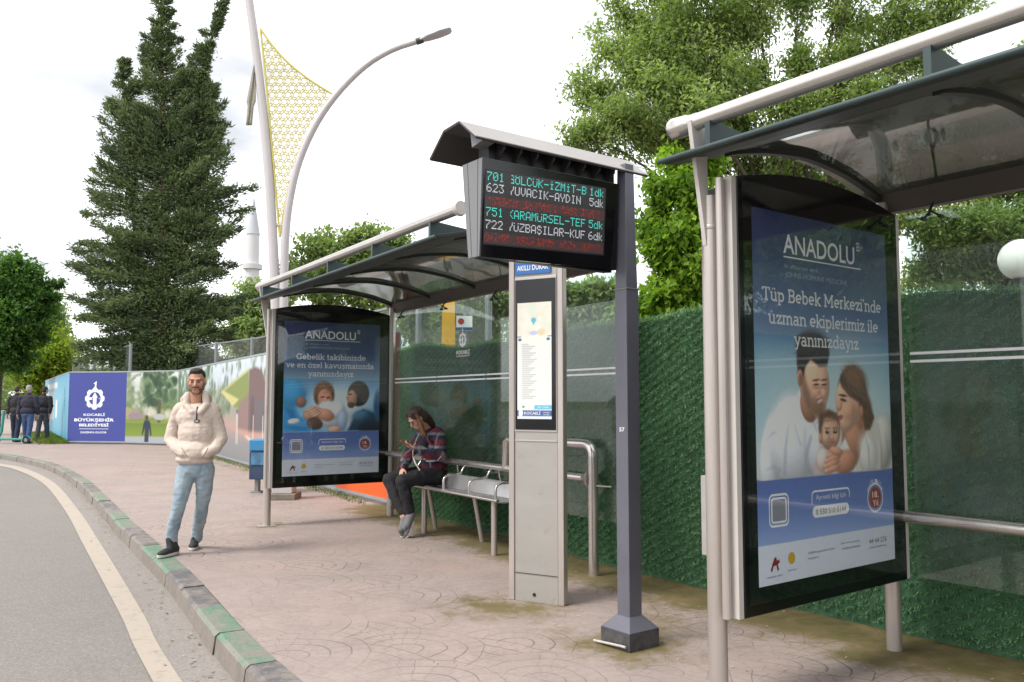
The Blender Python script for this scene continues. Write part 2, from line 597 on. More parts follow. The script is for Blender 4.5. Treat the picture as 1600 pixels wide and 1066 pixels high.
# ------------------------------------------------------------------ printed pictures
class Paint:
    """small canvas, (0,0) bottom left .. (1,1) top right"""

    def __init__(s, w, h, asp):
        s.w, s.h, s.asp = w, h, asp
        s.X, s.Y = np.meshgrid((np.arange(w) + .5) / w, (np.arange(h) + .5) / h)
        s.c = np.zeros((h, w, 3))

    def mix(s, mask, col):
        s.c = s.c * (1 - mask[..., None]) + np.asarray(col, float) * mask[..., None]

    def rect(s, x0, y0, x1, y1, col, soft=.004):
        m = np.clip((s.X - x0) / soft + .5, 0, 1) * np.clip((x1 - s.X) / soft + .5, 0, 1)
        m *= np.clip((s.Y - y0) / soft + .5, 0, 1) * np.clip((y1 - s.Y) / soft + .5, 0, 1)
        s.mix(m, col)

    def grad(s, x0, y0, x1, y1, cols):
        ys = np.linspace(0, 1, len(cols))
        t = np.clip((s.Y - y0) / (y1 - y0), 0, 1)
        cc = np.stack([np.interp(t, ys, [c[i] for c in cols]) for i in range(3)], -1)
        m = ((s.X >= x0) & (s.X <= x1) & (s.Y >= y0) & (s.Y <= y1)).astype(float)[..., None]
        s.c = s.c * (1 - m) + cc * m

    def ell(s, cx, cy, rx, ry, col, soft=.25, rot=0., op=1.):
        dx, dy = (s.X - cx), (s.Y - cy) * s.asp
        ry = ry * s.asp
        c, q = math.cos(R(rot)), math.sin(R(rot))
        a, b = dx * c + dy * q, -dx * q + dy * c
        r = np.sqrt((a / rx) ** 2 + (b / ry) ** 2)
        s.mix(np.clip((1 - r) / soft + .5, 0, 1) * op, col)

    def poly(s, pts, col, soft=.006, op=1.):
        inside = np.zeros_like(s.X, bool)
        dist = np.full_like(s.X, 9.)
        n = len(pts)
        for i in range(n):
            (ax, ay), (bx, by) = pts[i], pts[(i + 1) % n]
            cond = (ay > s.Y) != (by > s.Y)
            with np.errstate(divide='ignore', invalid='ignore'):
                xi = (bx - ax) * (s.Y - ay) / (by - ay + 1e-12) + ax
            inside ^= cond & (s.X < xi)
            ex, ey = bx - ax, (by - ay) * s.asp
            t = np.clip(((s.X - ax) * ex + (s.Y - ay) * s.asp * ey) / (ex * ex + ey * ey + 1e-12), 0, 1)
            dist = np.minimum(dist, np.hypot(s.X - ax - ex * t, (s.Y - ay) * s.asp - ey * t))
        sd = np.where(inside, dist, -dist)
        s.mix(np.clip(sd / soft + .5, 0, 1) * op, col)

    def form(s, cx, cy, rx, ry, col, rot=0., soft=.12, lx=-.35, ly=.55, amb=.74, op=1.):
        """a rounded form as a camera would have recorded it on the print"""
        dx, dy = (s.X - cx), (s.Y - cy) * s.asp
        ry = ry * s.asp
        c, q = math.cos(R(rot)), math.sin(R(rot))
        a, b = (dx * c + dy * q) / rx, (-dx * q + dy * c) / ry
        r2 = a * a + b * b
        nz = np.sqrt(np.clip(1 - r2, 0, 1))
        l = np.clip((a * c - b * q) * lx + (a * q + b * c) * ly + nz * .75, 0, 1)
        col = np.asarray(col, float) * (amb + (1.12 - amb) * l)[..., None]
        m = (np.clip((1 - np.sqrt(r2)) / soft + .5, 0, 1) * op)[..., None]
        s.c = s.c * (1 - m) + col * m

    def strands(s, x0, y0, x1, y1, n, col, ang, ln, w=.003, op=.35, seed=2, spread=14):
        g = np.random.default_rng(seed)
        for _ in range(n):
            s.ell(g.uniform(x0, x1), g.uniform(y0, y1), ln * g.uniform(.5, 1.2), w / s.asp, np.asarray(col) * g.uniform(.75, 1.2), .9, ang + g.normal(0, spread), op)

    def grain(s, amt, seed=3):
        g = np.random.default_rng(seed)
        s.c = np.clip(s.c + g.normal(0, amt, s.c.shape[:2])[..., None], 0, 255)

    def blobs(s, x0, y0, x1, y1, n, size, cols, op=.7, seed=1):
        g = np.random.default_rng(seed)
        for _ in range(n):
            sz = size * g.uniform(.5, 1.4)
            s.ell(g.uniform(x0, x1), g.uniform(y0, y1), sz, sz / s.asp * g.uniform(.5, 1.), cols[g.integers(len(cols))], soft=.8, rot=g.uniform(0, 180), op=op)

    def mesh(s, name, fn, k=1.):
        """grid mesh, fn(x, y) -> world"""
        xs, ys = np.linspace(0, 1, s.w), np.linspace(0, 1, s.h)
        v = np.array([fn(x, y) for y in ys for x in xs], np.float32)
        i = np.arange(s.w * s.h).reshape(s.h, s.w)
        f = np.stack([i[:-1, :-1], i[:-1, 1:], i[1:, 1:], i[1:, :-1]], -1).reshape(-1, 4)
        me = mesh_np(name, v, f, 4)
        a = me.attributes.new("print", 'FLOAT_COLOR', 'POINT')
        c = np.ones((s.h, s.w, 4), np.float32)
        c[..., :3] = np.clip(lin(np.clip(s.c, 0, 255)) * k, 0, .92)
        a.data.foreach_set("color", c.ravel())
        return me


def smoothline(pts, n):
    """Catmull-Rom through 2-D points, resampled evenly"""
    P = np.array(pts, float)
    P = np.vstack([2 * P[0] - P[1], P, 2 * P[-1] - P[-2]])
    out = []
    for i in range(1, len(P) - 2):
        for t in np.linspace(0, 1, 20, endpoint=False):
            a, b, c, d = P[i - 1], P[i], P[i + 1], P[i + 2]
            out.append(.5 * ((2 * b) + (-a + c) * t + (2 * a - 5 * b + 4 * c - d) * t * t + (-a + 3 * b - 3 * c + d) * t ** 3))
    out.append(P[-2])
    out = np.array(out)
    s = np.r_[0, np.cumsum(np.linalg.norm(np.diff(out, axis=0), axis=1))]
    q = np.linspace(0, s[-1], n)
    return np.stack([np.interp(q, s, out[:, k]) for k in range(out.shape[1])], 1), s[-1]

# ================================================================== THE GROUND
class X:
    """tiny expression builder for shader maths"""

    def __init__(s, nt, o):
        s.nt, s.o = nt, o

    def op(s, f, *a):
        n = s.nt.nodes.new("ShaderNodeMath")
        n.operation = f
        for i, q in enumerate((s,) + a):
            if isinstance(q, X):
                s.nt.links.new(q.o, n.inputs[i])
            else:
                n.inputs[i].default_value = q
        return X(s.nt, n.outputs[0])

    def __add__(s, b): return s.op('ADD', b)
    def __sub__(s, b): return s.op('SUBTRACT', b)
    def __mul__(s, b): return s.op('MULTIPLY', b)


def noise(nt, vec, scale, detail=6., rough=.6):
    n = N(nt, "ShaderNodeTexNoise", i_Scale=scale, i_Detail=detail, i_Roughness=rough)
    nt.links.new(vec, n.inputs['Vector'])
    return X(nt, n.outputs['Fac'])


def ramp(nt, x, p0, p1):
    m = N(nt, "ShaderNodeMapRange")
    m.inputs['From Min'].default_value = p0
    m.inputs['From Max'].default_value = p1
    nt.links.new(x.o, m.inputs['Value'])
    return X(nt, m.outputs[0])


def mixc(nt, f, a, b, blend='MIX'):
    m = N(nt, "ShaderNodeMixRGB", blend_type=blend)
    for i, q in ((0, f), (1, a), (2, b)):
        if isinstance(q, X):
            nt.links.new(q.o, m.inputs[i])
        elif hasattr(q, 'is_linked'):
            nt.links.new(q, m.inputs[i])
        elif i == 0:
            m.inputs[0].default_value = q
        else:
            m.inputs[i].default_value = (*q, 1)
    return m.outputs[0]


KG = .57     # photograph colour -> surface albedo on the ground


def pavement_mat():
    m, nt, b = newmat("stamped_concrete")
    t = N(nt, "ShaderNodeTexCoord").outputs['Object']
    n1, n2, n3 = noise(nt, t, .55, 5), noise(nt, t, 3.2, 8, .7), noise(nt, t, 26, 8, .78)
    col = mixc(nt, ramp(nt, n1, .35, .65), lin((208, 186, 176)) * KG, lin((199, 184, 177)) * KG)
    col = mixc(nt, ramp(nt, n2, .42, .75), col, lin((184, 169, 161)) * KG)
    pk = noise(nt, t, .9, 3)
    col = mixc(nt, ramp(nt, pk, .58, .72) * .5, col, lin((212, 176, 166)) * KG)
    col = mixc(nt, ramp(nt, n3, .44, .7) * .42, col, lin((158, 142, 133)) * KG)
    col = mixc(nt, ramp(nt, noise(nt, t, 1.1, 9, .75), .5, .72) * .5, col, lin((170, 154, 144)) * KG)
    # stamped fans: rings about staggered centres
    mpn = N(nt, "ShaderNodeMapping")
    mpn.inputs['Rotation'].default_value = (0, 0, R(34))
    mpn.inputs['Scale'].default_value = (1.05, 1.05, 1.05)
    nt.links.new(t, mpn.inputs[0])
    wob = N(nt, "ShaderNodeTexNoise", i_Scale=2.5)
    nt.links.new(t, wob.inputs['Vector'])
    sep = N(nt, "ShaderNodeSeparateXYZ")
    nt.links.new(mpn.outputs[0], sep.inputs[0])
    x, y = X(nt, sep.outputs[0]), X(nt, sep.outputs[1])
    w = (X(nt, wob.outputs['Fac']) - .5) * .12
    x, y = x + w, y + w
    j = (y * 2.).op('FLOOR')
    fy = y - j * .5
    fx = (x - j * .5).op('FRACT') - .5
    r0 = (fx * fx + fy * fy).op('SQRT')
    fx2 = (x - j * .5 + .5).op('FRACT') - .5
    fy2 = fy + .5
    r1 = (fx2 * fx2 + fy2 * fy2).op('SQRT')
    out = r0.op('GREATER_THAN', .5)
    r = r0 + (r1 - r0) * out
    fr = ((r * 8.).op('FRACT') - .5).op('ABSOLUTE')
    line = ramp(nt, fr, .435, .485)
    # radial joints of the stamped setts, half a stone apart from ring to ring
    ang = (fx + (fx2 - fx) * out).op('ARCTAN2', fy + (fy2 - fy) * out)
    ring = (r * 8. + .5).op('FLOOR')
    seg = ((ang * (ring * .9 + 1.2) + ring * .5).op('FRACT') - .5).op('ABSOLUTE')
    line = line.op('MAXIMUM', ramp(nt, seg, .455, .49) * .75)
    mask = ramp(nt, noise(nt, t, .75, 4), .44, .62)
    line = line * (mask * .72 + .2)
    col = mixc(nt, line * .72, col, lin((96, 80, 72)) * KG)
    # moss and damp grow where the attribute says, broken by noise
    at_ = N(nt, "ShaderNodeAttribute", attribute_name="moss")
    ms = X(nt, at_.outputs['Fac']) + (noise(nt, t, 2.6, 10, .78) - .5) * 1.7 + line * .12
    mk = ramp(nt, ms, .42, .74)
    gr = mixc(nt, ramp(nt, noise(nt, t, 5, 5), .35, .65), lin((122, 114, 58)) * KG, lin((148, 128, 84)) * KG)
    col = mixc(nt, mk * .9, col, gr)
    dk = ramp(nt, X(nt, at_.outputs['Fac']), .75, 1.) * ramp(nt, noise(nt, t, 9, 6), .3, .7)
    col = mixc(nt, dk * .75, col, lin((88, 84, 44)) * KG)
    # crumbs and spots
    vo = N(nt, "ShaderNodeTexVoronoi", i_Scale=9.)
    nt.links.new(t, vo.inputs['Vector'])
    sp = X(nt, vo.outputs['Distance']).op('LESS_THAN', .045) * ramp(nt, noise(nt, t, 1.3, 2), .5, .6)
    col = mixc(nt, sp * .5, col, lin((120, 108, 98)) * KG)
    nt.links.new(col, b.inputs['Base Color'])
    b.inputs['Roughness'].default_value = .8
    b.inputs['Specular IOR Level'].default_value = .3
    h = n3 * .6 + line * -2. + n2 * .5
    bp = N(nt, "ShaderNodeBump", i_Strength=.35, i_Distance=.006)
    nt.links.new(h.o, bp.inputs['Height'])
    nt.links.new(bp.outputs[0], b.inputs['Normal'])
    return m


def asphalt_mat(name, c0, c1, kk=.585):
    m, nt, b = newmat(name)
    t = N(nt, "ShaderNodeTexCoord").outputs['Object']
    n1, n2, n3 = noise(nt, t, .35, 6), noise(nt, t, 4, 8, .75), noise(nt, t, 130, 3, .8)
    col = mixc(nt, ramp(nt, n1, .3, .7), lin(c0) * kk, lin(c1) * kk)
    col = mixc(nt, ramp(nt, n2, .45, .8) * .4, col, lin(np.array(c0) * .86) * kk)
    vo = N(nt, "ShaderNodeTexVoronoi", i_Scale=95.)
    nt.links.new(t, vo.inputs['Vector'])
    hsv = N(nt, "ShaderNodeSeparateColor")
    nt.links.new(vo.outputs['Color'], hsv.inputs[0])
    g = X(nt, hsv.outputs[0])
    col = mixc(nt, ramp(nt, g, .72, 1.) * .3, col, lin((215, 208, 200)) * kk)
    col = mixc(nt, ramp(nt, g, .3, 0.) * .3, col, lin((92, 88, 84)) * kk)
    nt.links.new(col, b.inputs['Base Color'])
    b.inputs['Roughness'].default_value = .85
    b.inputs['Specular IOR Level'].default_value = .25
    bp = N(nt, "ShaderNodeBump", i_Strength=.4, i_Distance=.004)
    nt.links.new((n3 + g * .5).o, bp.inputs['Height'])
    nt.links.new(bp.outputs[0], b.inputs['Normal'])
    return m


def sheet(name, poly, z, mat):
    mb = MB().add([(x, y, z) for x, y in poly], [tuple(range(len(poly)))])
    o = mb.build(name, mat)
    o['kind'] = 'structure'
    return o


sheet("ground", [(-1500, -1500), (1500, -1500), (1500, 1500), (-1500, 1500)], -.145,
      pbr("dry_earth", (128, 124, 96), .9, 0, .3, .4, .3, 8, k=.5))
sheet("road", [(-140, -90), (90, -90), (90, 140), (-140, 140)], -.13,
      asphalt_mat("worn_asphalt", (166, 159, 152), (156, 150, 144)))

KERB_IN = [(9.6, -12.2), (3.4, -2.6), (.62, 1.8), (-1.094, 4.452), (-1.402, 4.932), (-1.789, 5.583), (-2.338, 6.552), (-2.928, 7.551),
           (-3.62, 8.66), (-4.66, 10.34), (-5.93, 12.45), (-8.06, 15.9), (-10.35, 19.2), (-12.3, 21.5), (-14.6, 23.75), (-20, 28.2), (-31, 36), (-50, 48)]
kin, klen = smoothline(KERB_IN, 420)


def normals(P):
    d = np.gradient(P, axis=0)
    d /= np.linalg.norm(d, axis=1, keepdims=True)
    return np.stack([d[:, 1], -d[:, 0]], 1)      # to the right: the pavement side


kn = normals(kin)
HEDGE = [T(1, 1.95, 5.2, 0), T(1, 1.95, 0, 0), T(1, 1.95, -2.9, 0), T(2, 1.95, 2.0, 0), T(2, 1.95, -.55, 0), T(2, 1.95, -13.4, 0)]


def seg_dist(P, a, b):
    a, b = np.array(a[:2]), np.array(b[:2])
    e = b - a
    t = np.clip(((P - a) @ e) / (e @ e), 0, 1)
    return np.linalg.norm(P - a - t[:, None] * e, axis=1)


offs = np.r_[np.linspace(0, 6, 76), np.linspace(6.5, 34, 24)]
PV = (kin[:, None, :] + kn[:, None, :] * offs[None, :, None]).reshape(-1, 2)
ii = np.arange(len(PV)).reshape(len(kin), len(offs))
pf = np.stack([ii[:-1, :-1], ii[:-1, 1:], ii[1:, 1:], ii[1:, :-1]], -1).reshape(-1, 4)
me = mesh_np("pavement", np.c_[PV, np.zeros(len(PV))], pf, 4)
hd = np.min([seg_dist(PV, HEDGE[i], HEDGE[i + 1]) for i in range(4)], 0)
moss = np.clip(1.3 - hd / .92, 0, 1.15)
moss = np.maximum(moss, .55 * np.clip(1.0 - seg_dist(PV, HEDGE[4], HEDGE[5]) / .5, 0, 1))
for (k, u, v), rad, amt in (((1, .4, -1.0), .62, .95), ((2, 0, 0), .45, .75), ((2, 1.58, 0), .6, 1.), ((1, 1.58, 0), .7, 1.), ((2, 1.55, 4.28), .6, .9),
                            ((1, .35, -2.2), .9, .75), ((2, 1.25, 4.5), .6, .7), ((1, 1.2, -1.2), 1.2, .6)):
    p = np.array(T(k, u, v, 0)[:2])
    moss = np.maximum(moss, amt * .85 * np.clip(1.25 - np.linalg.norm(PV - p, axis=1) / rad, 0, 1))
a = me.attributes.new("moss", 'FLOAT', 'POINT')
a.data.foreach_set("value", moss.astype(np.float32))
o = link_mesh("pavement", me, pavement_mat())
o['kind'] = 'structure'

# kerb: painted blocks, alternately two green and two dark
KW = .17
sk = np.r_[0, np.cumsum(np.linalg.norm(np.diff(kin, axis=0), axis=1))]
s0 = np.interp(4.80, kin[:, 1], sk) if np.all(np.diff(kin[:, 1]) > 0) else 0
BL = .74
kb_v, kb_f, kb_c = [], [], []
conc, green, dark = np.array((150, 141, 131.)), np.array((104, 160, 128.)), np.array((112, 110, 116.))
n0, n1 = int((8 - s0) // BL), int((klen - 4 - s0) // BL)
kr = np.random.default_rng(3)
for n in range(n0, n1):
    a0, a1 = s0 + n * BL + .006, s0 + (n + 1) * BL - .006
    g = (n + 3) % 4
    colr = green if g in (0, 3) else dark
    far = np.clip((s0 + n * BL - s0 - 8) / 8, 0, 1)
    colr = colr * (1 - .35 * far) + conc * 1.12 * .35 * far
    jit = kr.normal(0, .003, 2)
    for q in range(4):
        b0, b1 = a0 + (a1 - a0) * q / 4, a0 + (a1 - a0) * (q + 1) / 4
        P = [np.array([np.interp(b, sk, kin[:, 0]), np.interp(b, sk, kin[:, 1])]) for b in (b0, b1)]
        Q = [np.array([np.interp(b, sk, kn[:, 0]), np.interp(b, sk, kn[:, 1])]) for b in (b0, b1)]
        prof = [(0.0, .004), (-KW + .02, .004), (-KW - .005, -.016), (-KW - .02, -.14)]
        base = len(kb_v)
        for p, nn in zip(P, Q):
            for off, z in prof:
                kb_v.append((*(p + nn * (off + jit[0])), z + jit[1] * (z > -.1)))
        for i in range(3):
            kb_f.append((base + i, base + 4 + i, base + 5 + i, base + 1 + i))
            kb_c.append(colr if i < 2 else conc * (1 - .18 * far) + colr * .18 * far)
        if q in (0, 3):
            e = base if q == 0 else base + 4
            kb_f.append((e, e + 1, e + 2, e + 3))
            kb_c.append(conc * .5)
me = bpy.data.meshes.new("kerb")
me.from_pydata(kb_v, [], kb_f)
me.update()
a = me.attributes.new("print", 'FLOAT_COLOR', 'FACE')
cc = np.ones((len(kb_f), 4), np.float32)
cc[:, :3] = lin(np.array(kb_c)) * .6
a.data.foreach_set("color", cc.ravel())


def kerb_mat():
    m, nt, b = newmat("painted_kerb")
    t = N(nt, "ShaderNodeTexCoord").outputs['Object']
    at_ = N(nt, "ShaderNodeAttribute", attribute_name="print")
    wear = ramp(nt, noise(nt, t, 7, 9, .72) + (noise(nt, t, 1.3, 4) - .5) * .5, .42, .56)
    col = mixc(nt, wear * .78 + .1, at_.outputs['Color'], lin((164, 153, 143)) * .62)
    col = mixc(nt, ramp(nt, noise(nt, t, 30, 5, .7), .45, .75) * .4, col, lin((96, 90, 84)) * .55)
    nt.links.new(col, b.inputs['Base Color'])
    b.inputs['Roughness'].default_value = .8
    bp = N(nt, "ShaderNodeBump", i_Strength=.5, i_Distance=.008)
    nt.links.new(noise(nt, t, 35, 8, .7).o, bp.inputs['Height'])
    nt.links.new(bp.outputs[0], b.inputs['Normal'])
    return m


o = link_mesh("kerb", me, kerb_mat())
o['kind'] = 'structure'


def strip(name, left, right, z, mat, n=200):
    l, _ = smoothline(left, n)
    r, _ = smoothline(right, n)
    v = np.r_[np.c_[l, np.full(n, z)], np.c_[r, np.full(n, z)]]
    f = [(i, n + i, n + i + 1, i + 1) for i in range(n - 1)]
    me = bpy.data.meshes.new(name)
    me.from_pydata([tuple(p) for p in v], [], f)
    me.update()
    o = link_mesh(name, me, mat)
    o['kind'] = 'structure'
    return o


LO = [(6.9, -9), (2.0, -1.3), (-1.84, 4.8), (-2.78, 6.40), (-4.45, 9.2), (-6.45, 12.5), (-9.0, 16.5), (-11.4, 19.7), (-13.0, 21.3), (-19, 26.6), (-30, 34.5)]
LI = [(6.73, -9.1), (1.84, -1.4), (-2.005, 4.8), (-2.92, 6.34), (-4.60, 9.12), (-6.60, 12.42), (-9.17, 16.4), (-11.55, 19.5), (-13.2, 21.1), (-19.1, 26.4), (-30.1, 34.3)]
m, nt, b = newmat("faded_road_paint")
t = N(nt, "ShaderNodeTexCoord").outputs['Object']
col = mixc(nt, ramp(nt, noise(nt, t, 11, 9, .75), .52, .68) * .7, lin((214, 199, 182)) * .56, lin((176, 167, 158)) * KG)
col = mixc(nt, ramp(nt, noise(nt, t, 60, 5, .7), .55, .8) * .5, col, lin((140, 132, 126)) * KG)
nt.links.new(col, b.inputs['Base Color'])
b.inputs['Roughness'].default_value = .8
strip("edge_line", LI, LO, -.122, m)
kout = kin - kn * (KW + .015)
strip("gutter", LO, [tuple(p) for p in kout[20:330:6]], -.126, asphalt_mat("gutter_concrete", (180, 171, 164), (170, 162, 155)))

# ================================================================== BUS SHELTERS
STEEL = pbr("brushed_steel", (196, 187, 180), .34, .6, .16, 5, .05, 90, k=.85, stretch=(1, 1, .12))
STEEL2 = pbr("polished_steel_tube", (206, 200, 194), .2, .8, .10, 4, .03, 60, k=.9)
CREAM = pbr("grey_white_paint", (214, 208, 202), .45, .1, .06, 4, k=.75)
DGREEN = pbr("dark_green_paint", (58, 76, 76), .45, .1, .15, 5, k=.8)
DARKF = pbr("dark_grey_fascia", (54, 57, 54), .5, .2, .2, 4, k=.8)
BROWNF = pbr("brown_grey_beam", (76, 70, 62), .55, .1, .2, 4, k=.8)
GLASS = glass_mat("greenish_glass", (.86, .93, .90), 1.45, 0., .034)  # grey haze also stands in for pale reflections on the panes
CANOPY = glass_mat("smoked_roof_sheet", (.25, .26, .24), 1.5, .05, .15)
GALVB = pbr("grey_box_paint", (186, 182, 178), .5, .1, .1, 6, k=.7)
WHITE = pbr("white_print", (240, 242, 244), .5, 0, .03, 9, k=.95)
BLACKG = pbr("black_gloss_panel", (14, 14, 17), .12, 0, .2, 5, spec=.5)
COVER = glass_mat("clear_cover_glass", (.95, .96, .96), 1.45)
BLACKP = pbr("black_plastic", (26, 26, 28), .5, 0, .2, 8)

ARC = [(-.2, 2.645), (-.1, 2.668), (.05, 2.705), (.2, 2.752), (.5, 2.808), (.85, 2.834), (1.2, 2.802), (1.45, 2.746), (1.62, 2.69)]


def arc_z(u):
    return float(np.interp(u, [p[0] for p in ARC], [p[1] for p in ARC]))


us = np.linspace(-.2, 1.62, 38)
k_ = smoothline(ARC, 200)[0]
ARCZ = lambda u: float(np.interp(u, k_[:, 0], k_[:, 1]))


def shelter(k, label, v1, ribs):
    t = thing("bus_shelter", label, "bus shelter", T(k, .75, 2., 0), "glass bus shelters on the pavement")
    fn = lambda u, v, z: T(k, u, v, z)
    # posts
    mb = MB().tube([T(k, 0, 0, z) for z in (0, 2.30)], .046, 20)
    mb.tube([T(k, 0, 0, z) for z in (2.30, 2.306, 2.32, 2.326)], [.046, .0485, .0485, .046], 20)
    mb.tube([T(k, 0, 0, z) for z in (2.326, 2.47)], .047, 20)
    mb.build("front_post", STEEL, t, True)
    MB().box((-.1, -.09, 0), (.1, .09, .008), fn).build("base_plate", STEEL, t, bevel=.003)
    MB().tube([T(k, 1.58, 0, z) for z in (0, 2.66)], .044, 20).build("back_post", STEEL, t, True)
    MB().prism([(-.15, 2.83), (-.03, 2.83), (-.03, 2.40), (-.048, 2.22)], lambda u, z, d: T(k, u, d, z), -.012, .012).build("pipe_support", CREAM, t, bevel=.002)
    # roof tube with flared end
    mb = MB().tube([T(k, -.1, v, 2.83) for v in (-.15, -.135, -.05, -.035, .02, .026, v1)], [.05, .056, .05, .043, .043, .041, .041], 24)
    mb.build("roof_tube", STEEL2, t, True)
    MB().tube([T(k, -.1, v, 2.83) for v in (v1, v1 + .02, v1 + .05)], [.05, .058, .05], 24).build("tube_end_cap", CREAM, t, True)
    for v in ribs:
        MB().prism([(-.135, 2.80), (-.06, 2.805), (.24, ARCZ(.24) + .012), (-.02, 2.69), (-.135, 2.672)], lambda u, z, d: T(k, u, d, z), v - .016 + .1, v + .016 + .1).build("gusset", DGREEN, t, bevel=.002)
    # canopy
    n = len(us)
    va, vb = -.12, v1 - .15
    top = [(u, ARCZ(u) + .004) for u in us]
    bot = [(u, ARCZ(u) - .004) for u in us]
    iu = [i for i in range(n) if us[i] > .2 and us[i] < 1.58]
    poly = [top[i] for i in iu] + [bot[i] for i in iu[::-1]]
    MB().prism(poly, lambda u, z, d: T(k, u, d, z), va + .02, vb).build("canopy", CANOPY, t, True)
    iu = [i for i in range(n) if us[i] <= .25]
    poly = [(u, ARCZ(u) + .012) for u in us[iu]] + [(u, ARCZ(u) - .016 + .012 * (u < -.18)) for u in us[iu][::-1]]
    MB().prism(poly, lambda u, z, d: T(k, u, d, z), va - .03, vb).build("front_fascia", DARKF, t, bevel=.004)
    MB().tube([T(k, -.2, v, 2.649) for v in (va - .03, vb)], .013, 10).build("front_edge_trim", DGREEN, t, True)
    for v in ribs:
        iu = [i for i in range(n) if us[i] > .12 and us[i] < 1.6]
        poly = [(us[i], ARCZ(us[i]) - .006) for i in iu] + [(us[i], ARCZ(us[i]) - .034) for i in iu[::-1]]
        MB().prism(poly, lambda u, z, d: T(k, u, d, z), v - .022, v + .022).build("roof_rib", DARKF, t, bevel=.003)
    MB().prism([(1.54, 2.735), (1.60, 2.715), (1.665, 2.60), (1.60, 2.60)], lambda u, z, d: T(k, u, d, z), va - .02, vb).build("back_beam", BROWNF, t, bevel=.004)
    # glass back wall, clamps and stripes
    gv = [.16, 1.3, 2.4, 3.45, 4.5]
    for i in range(4):
        p = MB().box((1.552, gv[i] + .004, .45), (1.562, gv[i + 1] - .004, 2.55), fn).build("glass_panel", GLASS, t)
        for z in (1.682, 1.728):
            MB().box((1.547, gv[i] + .01, z), (1.549, gv[i + 1] - .01, z + .016), fn).build("stripe", WHITE, p)
    for v in (.33, 1.45, 2.55, 3.6):
        mb = MB().tube([T(k, 1.6, v - .02, 2.61), T(k, 1.56, v - .02, 2.56), T(k, 1.545, v - .02, 2.53)], .008, 8)
        for dv in (.045, -.055):
            mb.tube([T(k, 1.548, v - .01, 2.555), T(k, 1.548, v + dv, 2.515)], .006, 8)
            mb.tube([T(k, 1.535, v + dv, 2.515), T(k, 1.575, v + dv, 2.515)], .012, 10)
        mb.build("glass_clamp", BLACKP, t, True)
    return t


s1 = shelter(1, "nearest glass bus shelter at the right edge, roof cut by the frame", 4.75, [.0, 1.06, 2.12, 3.18, 4.25])
s2 = shelter(2, "farther glass bus shelter with the bench and seated woman under its roof", 4.73, [.0, 1.06, 2.12, 3.18, 4.25])


def rail(k, v0, v1, hoop):
    r = thing("handrail", "steel tube handrail with curved end hoop behind the bench" if hoop else "plain steel tube rail along the glass behind the big advert",
              "handrail", T(k, 1.47, v1, 0), "steel handrails along the glass walls")
    MB().tube([T(k, 1.47, v0, .80), T(k, 1.47, v1 - .05, .80)], .034, 18).build("rail_tube", STEEL2, r, True)
    if hoop:
        c = [(v1, 0), (v1, .98)] + [(v1 - .1 + .1 * math.cos(R(a)), .99 + .1 * math.sin(R(a))) for a in range(0, 91, 15)] + [(v1 - 1.3, 1.09)]
        c += [(v1 - 1.35, 1.07), (v1 - 1.37, .8)]
        MB().tube([T(k, 1.47, v, z) for v, z in c], .043, 18).build("end_hoop", STEEL2, r, True)
        MB().tube([T(k, 1.47, v, .80) for v in (v1 - .13, v1 - .07, v1 - .04)], [.034, .05, .075], 18).build("flange", STEEL2, r, True)
        MB().tube([T(k, 1.47, v1 + .03, .745), T(k, 1.56, v1 + .13, .74)], .008, 8).build("glass_stay", STEEL, r, True)
    else:
        for v in (1.9, 3.4):
            MB().tube([T(k, 1.47, v, .80), T(k, 1.55, v, .80)], .012, 10).build("glass_stay", STEEL, r, True)
    return r


rail(2, .05, 4.28, True)
rail(1, .05, 4.4, False)

# ------------------------------------------------------------------ advertising boards
PRINT = attr_mat("poster_print", .35)
SKIN = (206, 160, 134)


def poster_base(P, photo_lo=.27):
    P.grad(0, 0, 1, 1, [(196, 202, 212), (196, 202, 212)])
    P.grad(0, .105, 1, .28, [(134, 154, 196), (96, 118, 172), (86, 106, 164)])
    P.grad(0, .6, 1, 1, [(146, 174, 190), (94, 116, 150), (66, 84, 122), (56, 68, 106), (50, 60, 98)])


